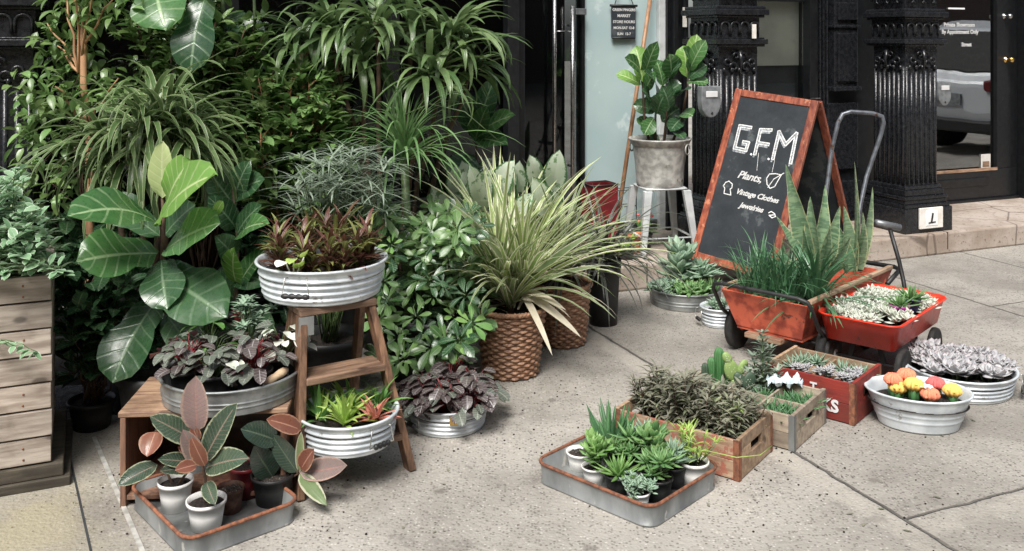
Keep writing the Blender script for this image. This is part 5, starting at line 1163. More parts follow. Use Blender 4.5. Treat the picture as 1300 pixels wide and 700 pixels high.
b = MB(); cw = t_.location; b.tube([A(868, 570, cw.y-.02)-cw+V(0, 0, .0), A(900, 573, cw.y-.03)-cw, A(935, 581, cw.y-.16)-cw, A(965, 578, cw.y-.14)-cw, A(980, 566, cw.y-.02)-cw], .0014, k=5)
# (the trailing stalk crosses the corner of the crate)
t_.rotation_euler = (0, 0, 0); b.build('stalk', L['lime'], t_)
# ================================================================== crates
c1 = V(.62, 3.232, 0); g1 = R(-36.4); crate('wooden_crate', 'faded red and tan wooden crate full of dusky foliage', c1, g1, .45, .28, .128, 'cratered', 'crate', strap='rust', group='wooden crates of small plants')
c2 = V(.872, 3.462, 0); g2 = R(-37.5); crate('wooden_crate', 'grey brown wooden crate with dividers, middle one of three', c2, g2, .45, .31, .120, 'crategrey', 'crategrey', dividers=(('x', -.075), ('x', .075), ('y', 0)), strap='zinc', group='wooden crates of small plants')
c3 = V(1.195, 3.632, 0); g3 = R(-40.5); cr3 = crate('wooden_crate', 'red painted wooden crate with white letters beside the small wagon', c3, g3, .345, .27, .15, 'cratepaint', 'cratepaint', dividers=(('x', -.0), ('y', 0)), strap='rust', group='wooden crates of small plants', dm='crate')
RX = Matrix.Rotation(math.pi/2, 4, 'X')
text('NKS', cr3, 'lettering', .062, M['letter'], Matrix.Translation(V(.115, -.1385, .035)) @ RX, bold=.0022, align='RIGHT'); text('T', cr3, 'lettering', .042, M['letter'], Matrix.Translation(V(.02, -.1385, .095)) @ RX, bold=.0015)
for cc, gg, ly, lxx in ((c1, g1, .28, .45),):
    pass
def cl(c, g, x, y, z): return c+Matrix.Rotation(g, 3, 'Z') @ V(x, y, 0)+V(0, 0, z)
def soil_in(c, ang, lx, ly, z, lab):
    t_ = thing('crate_soil', lab, 'soil', c+V(0, 0, .0145), ang); b = MB(); n = 26
    for i in range(n+1):
        for j in range(n+1): b.v.append(V((i/n-.5)*lx, (j/n-.5)*ly, z+U(-.006, .008)))
    for i in range(n):
        for j in range(n): a = i*(n+1)+j; b.face([a, a+n+1, a+n+2, a+1], None, 0, rnd.random())
    k0 = len(b.v); b.box(-lx/2, lx/2, -ly/2, ly/2, 0, z-.008)
    b.build('soil', M['soil'], t_, smooth=False); t_['label'] = lab
    return t_
soil_in(c1, g1, .418, .250, .06, 'dark potting soil bed inside the faded red crate')
GS = 'dusky narrow leaved plants filling the faded red crate'
def sedum(lab, loc, lm='sedum', n=13, hh=.13, group=GS, lm2='sedumg', p2=.2):
    t_ = start('dusky_plant', lab, loc, group); ml, b = MB(), MB()
    for i in range(n):
        a, q = U(0, 6.28), U(0, .035); e = V(q*math.cos(a)*2.2, q*math.sin(a)*2.2, hh*U(.45, 1.1)); br = branch(V(q*.4*math.cos(a), q*.4*math.sin(a), -.005), e, .04, 6, .003); b.tube(br, .003, .0015, k=5)
        for k in range(1, 7):
            for q_ in range(5 if k > 2 else 3): leaf(ml, br[k]+V(0, 0, U(-.008, .004)), az(U(0, 6.28), U(-.1, .9)), U(.028, .052), .009, 'lance', .8, .35, 5, 1, roll=U(-.4, .4), m=int(rnd.random() < p2))
    b.build('stem', M['stembrown'], t_); ml.build('leaves', [L[lm], L[lm2]], t_); return t_
s0 = sedum('dusky olive narrow leaved plant growing in the faded red crate', cl(c1, g1, -.15, .06, .08))
for (x, y) in ((-.16, -.03), (-.08, .08), (-.09, -.01), (-.03, .03), (-.01, -.06), (.02, .09), (.05, .02), (.07, -.07), (.10, .07), (.13, .0), (.15, -.07), (.17, .06), (-.04, -.09)):
    dup(s0, cl(c1, g1, x, y, .08), U(0, 6), U(.8, 1.4) if x < 0 else U(.75, 1.15))
sedum('lighter yellow green bushy plant at the right in the faded red crate', cl(c1, g1, .12, -.03, .08), 'sedumg', 11, .12, None, 'lime', .25)
# cacti behind the faded red crate, standing in the middle crate
def cactus(lab, loc, r, h, lm, ribs=9, arms=()):
    t_ = start('cactus', lab, loc, cat='cactus')
    b = MB(); prof = [(r*.85, 0)]+[(r*(.92+.08*math.sin(i*.9)), h*i/14) for i in range(1, 12)]+[(r*.85, h*.9), (r*.6, h*.97), (r*.25, h), (0, h)]
    b.lathe(prof, 60, fn=lambda q, z, a, i: q*(1+.13*math.cos(a*ribs)))
    b.build('body', L[lm], t_)
    for (da, dz, ar, ah) in arms:
        b = MB(); c = V(r*1.15*math.cos(da), r*1.15*math.sin(da), dz); b.lathe([(ar*.5, 0), (ar, ah*.2), (ar, ah*.85), (ar*.6, ah*.97), (0, ah)], 40, fn=lambda q, z, a, i: q*(1+.12*math.cos(a*7)), c=c+V(ar*math.cos(da), ar*math.sin(da), 0))
        b.tube([V(0, 0, dz-.01), c, c+V(ar*math.cos(da), ar*math.sin(da), ah*.25)], ar*.7, k=10); b.build('arm', L[lm], t_)
    return t_

cactus('ribbed green column cactus with two arms in the middle crate', cl(c2, g2, -.165, .09, .0145), .020, .20, 'cactus', 9, ((0, .06, .014, .09), (3.6, .05, .014, .12)))
cactus('slim dark column cactus left of the armed green cactus', cl(c2, g2, -.190, .02, .0145), .014, .155, 'cactusd', 7)
def pads(lab, loc, lm, P):
    t_ = start('prickly_pear', lab, loc, cat='cactus'); b = MB()
    for (x, y, z, w, h, ty, tz_) in P: b.ball((x, y, z), w/2, .010, h/2, n=20, k=12, M=Matrix.Rotation(tz_, 3, 'Z') @ Matrix.Rotation(ty, 3, 'Y'))
    b.tube([V(0, 0, 0), V(0, 0, .05)], .012, k=8); b.build('pads', L[lm], t_)
    b = MB()
    for (x, y, z, w, h, ty, tz_) in P:
        Mx = Matrix.Rotation(tz_, 3, 'Z') @ Matrix.Rotation(ty, 3, 'Y')
        for i in range(16):
            u, v = U(-.7, .7), U(-.7, .7)
            if u*u+v*v > .6: continue
            c = V(x, y, z)+Mx @ V(u*w/2, -.0095*math.sqrt(1-u*u-v*v), v*h/2); b.ball(c, .0014, .0014, .0014, n=5, k=3)
    b.build('spines', M['paper'], t_)
pads('yellow green prickly pear behind the crate foliage', cl(c2, g2, -.09, .07, .0145), 'opuntia', ((0, 0, .06, .05, .09, 0, .2), (-.015, 0, .135, .055, .085, -.2, .1), (.03, .004, .145, .04, .06, .5, .3), (-.03, .0, .18, .035, .05, -.5, .0)))
pads('dark prickly pear next to the yellow green one', cl(c2, g2, -.035, .035, .0145), 'cactusd', ((0, 0, .05, .05, .09, 0, -.1), (.015, 0, .115, .05, .07, .3, .2), (-.02, .003, .12, .04, .06, -.5, 0), (.045, .004, .08, .04, .05, 1.0, .2)))
# tall silver plant and cloth
t_ = start('silver_spire_plant', 'tall silvery plant with stacked narrow leaves between the crates', cl(c2, g2, .0, .115, .0145)); pot_for(t_, .045, .06, n=20); ml, b = MB(), MB()
for (dx, dy, hh) in ((0, 0, .27), (.03, .02, .20), (-.03, .01, .17), (.05, -.02, .14), (-.05, -.02, .13)):
    b.tube([V(dx*.3, dy*.3, .05), V(dx, dy, hh)], .003, k=5)
    for k in range(int(hh/.024)):
        z = .05+k*.023
        for j in range(7): leaf(ml, V(dx*(.3+.7*z/hh), dy, z), az(j*.9+k*.5, U(.2, .9)), U(.045, .07)*(1.15-.5*z/hh), .012, 'lance', .5, .3, 4, 1)
b.build('stem', M['stem'], t_); ml.build('leaves', L['aralia'], t_)
t_ = thing('crumpled_paper', 'crumpled pale blue paper lying between the middle and red crates', 'paper', cl(c2, g2, .085, .12, .12)); b = MB(); n = 14
for i in range(n+1):
    for j in range(n+1):
        x, y = (i/n-.5)*.12, (j/n-.5)*.07; b.v.append(V(x*U(.85, 1.1), y*U(.85, 1.1), .015+.022*math.sin(i*1.3+j*.7)*math.sin(j*1.1)+U(-.004, .006)))
for i in range(n):
    for j in range(n): a = i*(n+1)+j; b.face([a, a+n+1, a+n+2, a+1])
b.build('sheet', M['cloth'], t_, smooth=False)
soil_in(c2, g2, .418, .282, .055, 'dark potting soil in the grey brown middle crate'); soil_in(c3, g3, .313, .242, .095, 'gravelly soil in the red painted crate')
G2_ = 'tiny succulents planted in the compartments of the middle crate'
q0 = succ('tiny_succulent', 'tiny spiky green succulent in a compartment of the middle crate', cl(c2, g2, .15, -.03, .074), 'spiky', 'succd', .03, .05, None, 1.0, G2_, n=22)
for (x, y) in ((.19, -.08), (.12, -.09), (.19, .03), (.13, .09), (.19, .1), (.03, -.07), (-.03, -.09), (.11, .03), (.16, .06), (.15, -.11), (.10, -.05), (.03, .05), (0, -.12)): dup(q0, cl(c2, g2, x, y, .074), U(0, 6), U(.9, 1.1))
G3_ = 'tiny succulents planted in the compartments of the red crate'
q1 = succ('tiny_succulent', 'tiny grey green succulent in a compartment of the red crate', cl(c3, g3, -.11, .06, .113), 'spiky', 'succg', .035, .075, None, 1.0, G3_, n=22)
for (x, y) in ((-.06, .09), (-.12, .0), (.05, .07), (.12, .08)): dup(q1, cl(c3, g3, x, y, .113), U(0, 6), U(.9, 1.15))
q2 = succ('tiny_rosette', 'tiny pale pink rosette at the front of the red crate', cl(c3, g3, .04, -.06, .113), 'rosettes', 'ghost', .04, .08, None, .95, 'tiny pale rosettes at the front of the red crate', n=4)
for (x, y) in ((.12, -.07), (.12, .0), (-.05, -.08)): dup(q2, cl(c3, g3, x, y, .113), U(0, 6), U(.9, 1.1))
# ================================================================== garden cart
k1, k2 = V(.92, 4.165, 0), V(1.215, 3.885, 0)       # front top corners (plan)
wd_ = (k2-k1); ww = wd_.length; cang = math.atan2(wd_.y, wd_.x); cu0 = (k1+k2)/2
cart = thing('garden_cart', 'worn red garden cart with tan rails carrying snake plants', 'garden cart', cu0, cang)   # local: x across, y back
zt, zb, w2 = .30, .14, ww/2; Lc = .88
def slab(nm, P, mat, bev=.002):
    b = MB(); b.hexa(P); return b.build(nm, mat, cart, smooth=False, bevel=bev)
slab('front_panel', [(-w2+.05, .05, zb), (w2-.05, .05, zb), (w2-.05, .062, zb), (-w2+.05, .062, zb), (-w2, 0, zt), (w2, 0, zt), (w2, .012, zt), (-w2, .012, zt)], M['redold'])
for s_ in (-1, 1):
    P = [(s_*(w2-.05), .063, zb), (s_*(w2-.062), .063, zb), (s_*(w2-.062), Lc-.05, zb), (s_*(w2-.05), Lc-.05, zb), (s_*w2, .013, zt), (s_*(w2-.012), .013, zt), (s_*(w2-.012), Lc, zt), (s_*w2, Lc, zt)]
    slab('side_panel', P, M['redold']); b = MB(); x0, x1 = sorted((s_*(w2+.004), s_*(w2-.018))); b.box(x0, x1, .03, Lc, zt+.0005, zt+.018); b.build('top_rail', M['rail'], cart, smooth=False, bevel=.003)
b = MB(); b.box(-w2+.05, w2-.05, .055, Lc-.05, zb-.012, zb-.001); b.build('bed', M['redold'], cart, smooth=False)
b = MB(); b.box(-w2+.012, w2-.012, Lc-.06, Lc-.048, zb, zt); b.build('back_panel', M['redold'], cart, smooth=False)
b = MB(); b.box(-.10, .07, .02, .10, zb-.035, zb-.013); b.build('footboard', M['benchtop'], cart, smooth=False, bevel=.004)
for s_ in (-1, 1):
    for yy in (.17, .70):
        b = MB(); xx = s_*(w2+.012); m0 = len(b.v); b.lathe([(.012, -.02), (.05, -.018), (.06, -.012), (.085, -.018), (.098, -.014), (.10, 0), (.098, .014), (.085, .018), (.06, .012), (.05, .018), (.012, .02)], 36)
        RY = Matrix.Rotation(math.pi/2, 4, 'Y'); b.v = [V(xx, yy, .10)+(RY @ Vector(a)) for a in b.v]; w_ = b.build('wheel', M['rubber'], cart)
        b = MB(); b.tube([(xx-.024, yy, .10), (xx+.024, yy, .10)], .018, k=14); b.build('hub', M['redold'], w_)
b = MB()
for yy in (.17, .70): b.tube([(-w2, yy, .10), (w2, yy, .10)], .008, k=8); b.box(-.12, .12, yy-.015, yy+.015, .10, zb-.013)
b.build('axle', M['plastic'], cart)
b = MB(); x = w2+.025; b.tube([(-x+.005, .16, .12), (-x, .05, .20), (-x-.0, -.02, .30), (-x+.01, -.03, .325), (-x+.05, -.035, .335), (x-.05, -.035, .335), (x-.01, -.03, .325), (x, -.02, .30), (x, .05, .20), (x-.005, .16, .12)], .009, k=12); b.build('front_tube', M['plastic'], cart)
b = MB(); b.tube([(-x+.02, Lc-.1, .28), (-x+.02, Lc+.05, .29), (-x+.05, Lc+.09, .29), (x-.05, Lc+.09, .29), (x-.01, Lc+.05, .29), (x-.01, Lc-.1, .25)], .011, k=12); b.build('rear_tube', M['plastic'], cart)
# push handle rising at the back end (grey tube)
ci = (Matrix.Rotation(-cang, 4, 'Z') @ Matrix.Translation(-cu0))
Yh = 4.72
hp = [A(1042, 345, Yh-.15), A(1047, 260, Yh-.05), A(1056, 190, Yh), A(1064, 156, Yh), A(1070, 145, Yh), A(1080, 142, Yh), A(1108, 144, Yh), A(1120, 148, Yh), A(1122, 156, Yh), A(1118, 172, Yh), A(1100, 225, Yh), A(1092, 262, Yh-.05), A(1086, 330, Yh-.12)]
b = MB(); b.tube([ci @ p for p in hp], .0105, k=14); b.build('push_handle', M['tubesteel'], cart)
# plants in the cart
def kc(x, y, z=.0): return cu0+Matrix.Rotation(cang, 3, 'Z') @ V(x, y, 0)+V(0, 0, zb+z)
def sansev(lab, loc, leaves, r=.06, h=.10, Yv=0):
    t_ = start('snake_plant', lab, loc); pot_for(t_, r, h); ml = MB()
    for (dx, ang, el, l, w, dr) in leaves: leaf(ml, (dx, U(-.015, .015), h*.85), az(ang, el), l, w, 'sword', dr, .35, 9, 2, roll=U(-.6, .6), wave=.02)
    ml.build('leaves', L['sans'], t_)
def sansev(lab, loc, leaves, r=.06, h=.10):
    t_ = start('snake_plant', lab, loc); pot_for(t_, r, h); ml = MB()
    for (p, q, W, dy) in leaves: pleaf(ml, loc, p, q, W, loc.y+U(-.02, .02), loc.y+dy, 'sword', .03, 0, c=2, n=16, fold=.5, roll=U(-.9, .9), wave=0, up=(U(-.4, .4), -1, .1))
    ml.build('leaves', L['sans'], t_)
sl_ = kc(.0, .36)
sansev('tall broad snake plant in front of the chalkboard', sl_, (((1030, 350), (997, 210), 27, .0), ((1034, 352), (1028, 250), 26, -.04), ((1042, 352), (1066, 262), 23, -.03), ((1040, 352), (1008, 262), 22, .04), ((1036, 355), (1046, 236), 24, .05), ((1028, 355), (985, 275), 26, .0), ((1045, 352), (1080, 300), 24, -.05), ((1035, 355), (1020, 290), 20, -.08), ((1040, 355), (1052, 285), 20, -.08)), .085)
s2_ = kc(.11, .60)
sansev('slender snake plant in the black pot below the grey tube handle', s2_, (((1082, 345), (1083, 206), 23, .0), ((1088, 342), (1106, 238), 22, .02), ((1078, 345), (1070, 262), 26, -.03), ((1086, 345), (1094, 270), 24, -.03), ((1080, 345), (1062, 285), 22, .02)), .06)
t_ = start('chive_plant', 'dense clump of upright grassy leaves in the red cart', kc(-.05, .17)); ml = MB()
b = MB(); b.box(-.12, .12, -.09, .10, .001, .10); b.build('pot', M['plastic'], t_, smooth=False, bevel=.01); t_.rotation_euler = (0, 0, cang)
b = MB(); b.box(-.112, .112, -.082, .092, .1005, .106); b.build('soil', M['soil'], t_, smooth=False)
for i in range(230):
    x, y = U(-.11, .11), U(-.08, .09); leaf(ml, (x, y, .10), az(U(0, 6.28), U(1.05, 1.55)), U(.15, .30), .0095, 'strap', U(.1, .9), .4, 6, 1)
for i in range(46): leaf(ml, (U(-.1, .12), U(-.05, .08), .10), az(U(0, 6.28), U(.7, 1.3)), U(.28, .42), .009, 'strap', U(1.0, 1.8), .4, 9, 1)
ml.build('leaves', L['chive'], t_)
t_ = start('grassy_plant', 'arching dark green grassy plant between the two snake plants', kc(.115, .25)); pot_for(t_, .06, .10); ml = MB(); crown(ml, (0, 0, .09), 110, .40, .013, 'strap', .3, 1.5, 1.2, n=9, spread=.02); ml.build('leaves', L['chive'], t_)
# ================================================================== small red wagon
a_, b_, c_ = G(1047, 399, .265), G(1152, 420, .265), G(1192, 376, .265)
wc, wang, wlx, wly = corners_rect(a_, b_, c_)
wag = thing('red_wagon', 'small bright red pull wagon full of pale succulents', 'wagon', wc, wang)
b = MB(); rad = .05; lay = [(-.035, .165), (-.028, .16), (-.004, .255), (.004, .262), (.010, .267), (.006, .272), (-.006, .268), (-.012, .258), (-.034, .170)]
def rr(lx, ly, o_, rad, z): return [V(sx_*(lx/2-rad)+(rad+o_)*math.cos(R(a0+k*15)), sy_*(ly/2-rad)+(rad+o_)*math.sin(R(a0+k*15)), z) for (sx_, sy_, a0) in ((1, 1, 0), (-1, 1, 90), (-1, -1, 180), (1, -1, 270)) for k in range(7)]
for o_, z in lay: b.v += rr(wlx, wly, o_, rad, z)
n = 28
for i in range(len(lay)-1):
    for j in range(n): j2 = (j+1) % n; b.face([i*n+j, i*n+j2, (i+1)*n+j2, (i+1)*n+j])
b.face(list(range(n))[::-1]); b.face([(len(lay)-1)*n+j for j in range(n)]); b.build('wagon_bed', M['red'], wag)
for (x, y) in ((-.13, -.19), (.13, -.19), (-.13, .19), (.13, .19)):
    b = MB(); s_ = 1 if x > 0 else -1; xx = s_*(wlx/2-.02); b.lathe([(.01, -.014), (.04, -.012), (.045, -.006), (.066, -.013), (.075, -.01), (.077, 0), (.075, .01), (.066, .013), (.045, .006), (.04, .012), (.01, .014)], 32)
    b.v = [V(xx, y, .077)+(RY @ Vector(a)) for a in b.v]; w_ = b.build('wheel', M['rubber'], wag)
    b = MB(); b.tube([(xx-.018, y, .077), (xx+.018, y, .077)], .016, k=12); b.build('hub_cap', M['whitemet'], w_)
b = MB()
for y in (-.19, .19): b.tube([(-wlx/2+.02, y, .077), (wlx/2-.02, y, .077)], .006, k=8); b.beam((-.07, y, .077), (-.05, y, .158), .02, .01, (0, 1, 0)); b.beam((.07, y, .077), (.05, y, .158), .02, .01, (0, 1, 0))
b.build('undercarriage', M['plastic'], wag, smooth=False)
wi = Matrix.Rotation(-wang, 4, 'Z') @ Matrix.Translation(-wc)
Yw = 4.42; b = MB(); b.tube([wi @ p for p in (A(1152, 392, Yw-.08), A(1147, 357, Yw), A(1141, 330, Yw+.03), A(1130, 292, Yw+.06))], .010, k=10); b.build('pull_handle', M['plastic'], wag)
b = MB(); b.tube([wi @ A(1112, 283, Yw+.04), wi @ A(1142, 289, Yw+.08)], .017, k=12); b.build('hand_grip', M['plaque'], wag)
def wl_(x, y, z): return wc+Matrix.Rotation(wang, 3, 'Z') @ V(x, y, 0)+V(0, 0, z)
t_ = thing('wagon_soil', 'dark gravelly soil under the pale succulents in the wagon', 'soil', wc+V(0, 0, .171), wang); b = MB(); b.box(-wlx/2+.04, wlx/2-.04, -wly/2+.04, wly/2-.04, 0, .055); b.build('soil', M['soil'], t_, smooth=False)
GW = 'pale cream edged succulents packed in the red wagon'
def clump(lab, loc, lm, group, n=8, sc=1, W=.026, LL=.048, sp=.045, hz=.035, name='pale_succulent'):
    t_ = start(name, lab, loc, group, cat='succulent'); ml, b = MB(), MB()
    for i in range(n):
        a = i*2.4; q = sp*(i/n)**.5; e = V(q*math.cos(a), q*math.sin(a), U(.4, 1)*hz); b.tube([V(q*.6*math.cos(a), q*.6*math.sin(a), 0), e], .004, k=5)
        rosette(ml, e, 12, LL*U(.8, 1.15)*sc, W*sc, .005, 'round', .0, 1.2, droop=-.5, n=4, tilt=Matrix.Rotation(U(-.4, .4), 3, 'X') @ Matrix.Rotation(U(-.4, .4), 3, 'Y'))
    b.build('stem', M['stem'], t_); ml.build('leaves', L[lm], t_); return t_
j0 = clump('pale cream edged succulent packed in the red wagon', wl_(-.09, .2, .226), 'jade', GW)
for i in range(17):
    x = -.10+.10*(i % 3)+U(-.015, .015); y = .22-.085*(i//3)+U(-.015, .015)
    if (wl_(x, y, 0)-V(1.66, 3.99, 0)).length < .09: continue
    if i == 0: continue
    dup(j0, wl_(x, y, .226), U(0, 6), U(.9, 1.2))
succ('aloe', 'small aloe in the purple pot inside the red wagon', V(1.615, 3.94, .224), 'spiky', 'succ', .040, .07, 'purple', 1.2, n=24)
succ('aloe', 'small aloe in the dark blue pot inside the red wagon', V(1.71, 4.05, .224), 'spiky', 'succ', .040, .07, 'navy', 1.4, n=24)
# ================================================================== tubs on the right
oc = V(1.478, 3.44, 0)
ot = ribbed('oval_tub', 'smooth white oval tub of grafted moon cacti', oc, .178, .125, oval=.74, rz=R(-14), plain=True, taper=.76, cat='planter tub')
b = MB()
for a in (R(-160),):
    x, y = .172*math.cos(a), .172*.74*math.sin(a); d = V(math.cos(a), math.sin(a), 0); tg = V(-math.sin(a), math.cos(a), 0); b.tube([V(x, y, .10)+tg*.02+d*.0, V(x, y, .095)+tg*.018+d*.008, V(x, y, .095)-tg*.018+d*.008, V(x, y, .10)-tg*.02], .003, k=6)
b.build('grip_slot', M['plastic'], ot)
def moon(lab, px, py, col, lean=0, h=.085, Yo=0):
    Y = 3.42+Yo; top = A(px, py, Y); base = V(top.x, top.y, .085); t_ = start('moon_cactus', lab, base, cat='cactus'); hh = max(.03, top.z-.085); b = MB()
    b.lathe([(.016, 0), (.018, hh*.5), (.015, hh*.95), (.006, hh)], 24, fn=lambda q, z, a, i: q*(1+.22*math.cos(a*3))); b.build('stem', L['cactus'], t_)
    b = MB(); b.lathe([(0, hh-.010), (.018, hh-.008), (.029, hh+.005), (.031, hh+.014), (.024, hh+.027), (.011, hh+.034), (0, hh+.034)], 60, fn=lambda q, z, a, i: q*(1+.17*math.cos(a*9)))
    for i in range(22): a = U(0, 6.28); q_ = U(.008, .030); b.ball((q_*math.cos(a), q_*math.sin(a), hh+.030-.02*(q_/.03)**2+U(-.006, .004)), U(.004, .009), U(.004, .009), U(.004, .008), n=8, k=5)
    b.build('coloured_head', L[col], t_)
for lab, px, py, col, Yo in (('orange topped moon cactus at the left back of the oval tub', 1134, 478, 'orange', .05), ('tall orange topped moon cactus leftmost of the back row', 1151, 472, 'orange', .06), ('yellow topped moon cactus at the far left front', 1140, 489, 'yellow', .04), ('yellow topped moon cactus left of centre in the oval tub', 1160, 484, 'yellow', .0), ('deep red topped moon cactus in the oval tub', 1188, 483, 'redc', .05), ('orange topped moon cactus at the front right of the oval tub', 1181, 500, 'orange', -.03), ('yellow topped moon cactus at the right end', 1209, 492, 'yellow', .0)):
    moon(lab, px, py+8, col, Yo=Yo)
t_ = start('white_flower', 'small white flower between the moon cacti', V(1.49, 3.40, .085)); b = MB(); b.tube([V(0, 0, 0), V(0, 0, .06)], .002, k=5); b.build('stem', M['stem'], t_); ml = MB()
for k in range(9): leaf(ml, (0, 0, .06), az(k*.7, .35), .028, .018, 'round', .4, .3, 4, 1)
ml.build('petals', L['petal'], t_)
gc = V(1.80, 3.80, 0)
gt = ribbed('ribbed_tub', 'white ribbed tub of pale grey rosettes beyond the oval tub', gc, .205, .088, rz=0, ribs=4, group='white ribbed tubs'); bail(gt, R(-30), .205, .088, drop=.045, gl=.04)
GG = 'pale grey rosette succulents crowded in the far right tub'
g0 = clump('pale grey rosette succulent crowded in the far right tub', gc+V(0, 0, .062), 'ghost', GG, 6, 1.2, .036, .046, .05, .05, 'ghost_plant')
for i in range(15):
    a = i*2.4; q = .165*((i+1)/15)**.5; dup(g0, gc+V(q*math.cos(a), q*math.sin(a), .062), U(0, 6), U(.85, 1.1))
# ================================================================== basin and small tub by the chalkboard
qc = V(.92, 5.02, 0)
ribbed('round_basin', 'grey galvanised basin of silvery succulents before the chalkboard', qc, .19, .085, mat='galv', plain=True, taper=.95, cat='planter tub')
GQ = None
for (x, y, k, lm, lab, s_) in ((-.12, -.03, 'trail', 'succg', 'grey green trailing succulent at the left of the grey basin', 2.4), (-.02, .06, 'paddle', 'succg', 'tall pale paddle succulent at the back of the grey basin', 3.0), (.0, -.08, 'trail', 'succ', 'green trailing succulent at the front of the grey basin', 2.8), (.09, .05, 'rosettes', 'succg', 'pale rosette plant at the right back of the grey basin', 2.6), (.10, -.05, 'fingers', 'succ', 'bright green spiky succulent at the right of the grey basin', 1.1)):
    succ('basin_succulent', lab, qc+V(x, y, .058), k, lm, .06, .06, None, s_)
sc_ = V(1.015, 4.64, 0); stb = ribbed('ribbed_tub', 'little white ribbed tub left of the red cart', sc_, .085, .088, ribs=4, group='white ribbed tubs'); bail(stb, R(-170), .085, .088, drop=.045, gl=.02)
succ('rosette_succulent', 'small pale succulent in the little white tub', sc_+V(0, 0, .062), 'rosettes', 'succg', .05, .06, None, 1.2)
# ================================================================== chalkboard
T1, T2 = A(935, 113, 5.62), A(1040, 129, 5.27); B1 = V(1.05, 5.40, .14)
hx = (T2-T1); bw = hx.length; hx.normalize(); up0 = (T1-B1); up_ = (up0-hx*up0.dot(hx)).normalized(); nrm = hx.cross(up_)  # points away from camera?
bh_ = up0.length
cb_ = thing('chalkboard_sign', 'red framed chalkboard sandwich board with white GFM lettering', 'chalkboard', (0, 0, 0))
org = T1-up_*bh_
Mb = Matrix(((hx.x, up_.x, nrm.x, org.x), (hx.y, up_.y, nrm.y, org.y), (hx.z, up_.z, nrm.z, org.z), (0, 0, 0, 1)))
if nrm.y > 0: pass
face = -1 if nrm.y > 0 else 1      # side facing the street
base_o = V(org.x+.2, org.y-.1, 0); cb_.location = base_o; T0 = Matrix.Translation(-base_o); Mb = T0 @ Mb
fw = .042
def bb(nm, x0, x1, y0, y1, z0, z1, mat, bev=.003):
    b = MB(); b.box(x0, x1, y0, y1, z0, z1); b.v = [Mb @ v for v in b.v]; return b.build(nm, mat, cb_, smooth=False, bevel=bev)
bb('board', fw*.7, bw-fw*.7, .04, bh_-fw*.7, -.005, .005, M['slate'], 0)
bb('frame_rail', fw+.001, bw-fw-.001, bh_-fw, bh_, -.011, .011, M['frame']); bb('frame_rail', fw+.001, bw-fw-.001, .005, .005+fw, -.011, .011, M['frame'])
bb('frame_stile', 0, fw, 0, bh_, -.012, .012, M['frame']); 
dropR = (Mb @ V(bw, 0, 0)).z/(up_.z)
bb('frame_stile', bw-fw, bw, -dropR, bh_, -.012, .012, M['frame'])
# rear leaf
R1, R2 = T1-hx*0-up_*.0, T2
bk = (V(-hx.y, hx.x, 0)).normalized(); bk = bk if bk.y > 0 else -bk
def rear(p, l): q = p+bk*(.48)+V(0, 0, -l); return q
for (p, zf) in ((T1, .14), (T2, .14)):
    s0_ = p+bk*.03+V(0, 0, -.005); e0 = p+bk*.50; e0.z = zf; b = MB(); b.beam(T0 @ (s0_+hx*(.02 if p is T1 else -.02)), T0 @ (e0+hx*(.02 if p is T1 else -.02)), .042, .022, up=bk); b.build('rear_stile', M['frame'], cb_, smooth=False, bevel=.003)
b = MB(); s1, s2 = T1+bk*.035+hx*.04, T2+bk*.035-hx*.04; e1, e2 = T1+bk*.45+hx*.04, T2+bk*.45-hx*.04; e1.z = .25; e2.z = .25; s1.z -= .02; s2.z -= .02; o8 = bk*.006
b.hexa([T0 @ v for v in (e1, e2, e2+o8, e1+o8, s1, s2, s2+o8, s1+o8)]); b.build('rear_board', M['slate'], cb_, smooth=False)
b = MB(); 
for p in (T1+hx*.03, T2-hx*.03): b.beam(T0 @ (p-bk*.012+V(0, 0, .0125)), T0 @ (p+bk*.05+V(0, 0, .0125)), .03, .003)
b.build('hinge', M['steel'], cb_, smooth=False)
# chalk writing: strokes on the board face
def onb(px, py):   # intersect pixel ray with the board plane -> board x, y
    d = V((px-650)/FPX, 1, -(py-HY)/FPX); o_ = V(0, 0, CH); n_ = nrm; t = (org-o_).dot(n_)/d.dot(n_); p = o_+d*t-org; return p.dot(hx), p.dot(up_)
def stroke(b, pts, w, z=.0062):
    P = [onb(*p) for p in pts]
    for i in range(len(P)-1):
        a, c = V(P[i][0], P[i][1], 0), V(P[i+1][0], P[i+1][1], 0); d = (c-a)
        if d.length < 1e-5: continue
        d.normalize(); s_ = V(-d.y, d.x, 0)*w/2; k0 = len(b.v); e = d*w*.35
        for (v, zz) in ((a-e-s_, z), (c+e-s_, z), (c+e+s_, z), (a-e+s_, z)): b.v.append(Mb @ V(v.x, v.y, face*(zz+i*.00003)))
        for (v, zz) in ((a-e-s_, .0052), (c+e-s_, .0052), (c+e+s_, .0052), (a-e+s_, .0052)): b.v.append(Mb @ V(v.x, v.y, face*zz))
        b.face([k0, k0+1, k0+2, k0+3]); b.face([k0+7, k0+6, k0+5, k0+4])
        for q in range(4): b.face([k0+q, k0+4+q, k0+4+(q+1) % 4, k0+(q+1) % 4])
def o3(x, y): return (910+x/4.667, 140+y/4.667)
b = MB(); b2 = MB()
GL = [[(205, 105), (140, 95), (108, 225), (175, 240), (190, 195), (160, 190)], [(325, 120), (262, 118), (228, 262)], [(245, 195), (308, 205)], [(335, 290), (372, 130), (410, 205), (475, 140), (440, 315)]]
b3 = MB()
for s_ in GL: stroke(b, [o3(*p) for p in s_], .020); stroke(b3, [o3(*p) for p in s_], .009, .0068)
for s_ in GL: stroke(b2, [o3(p[0]-9, p[1]+16) for p in s_], .010, .0056)
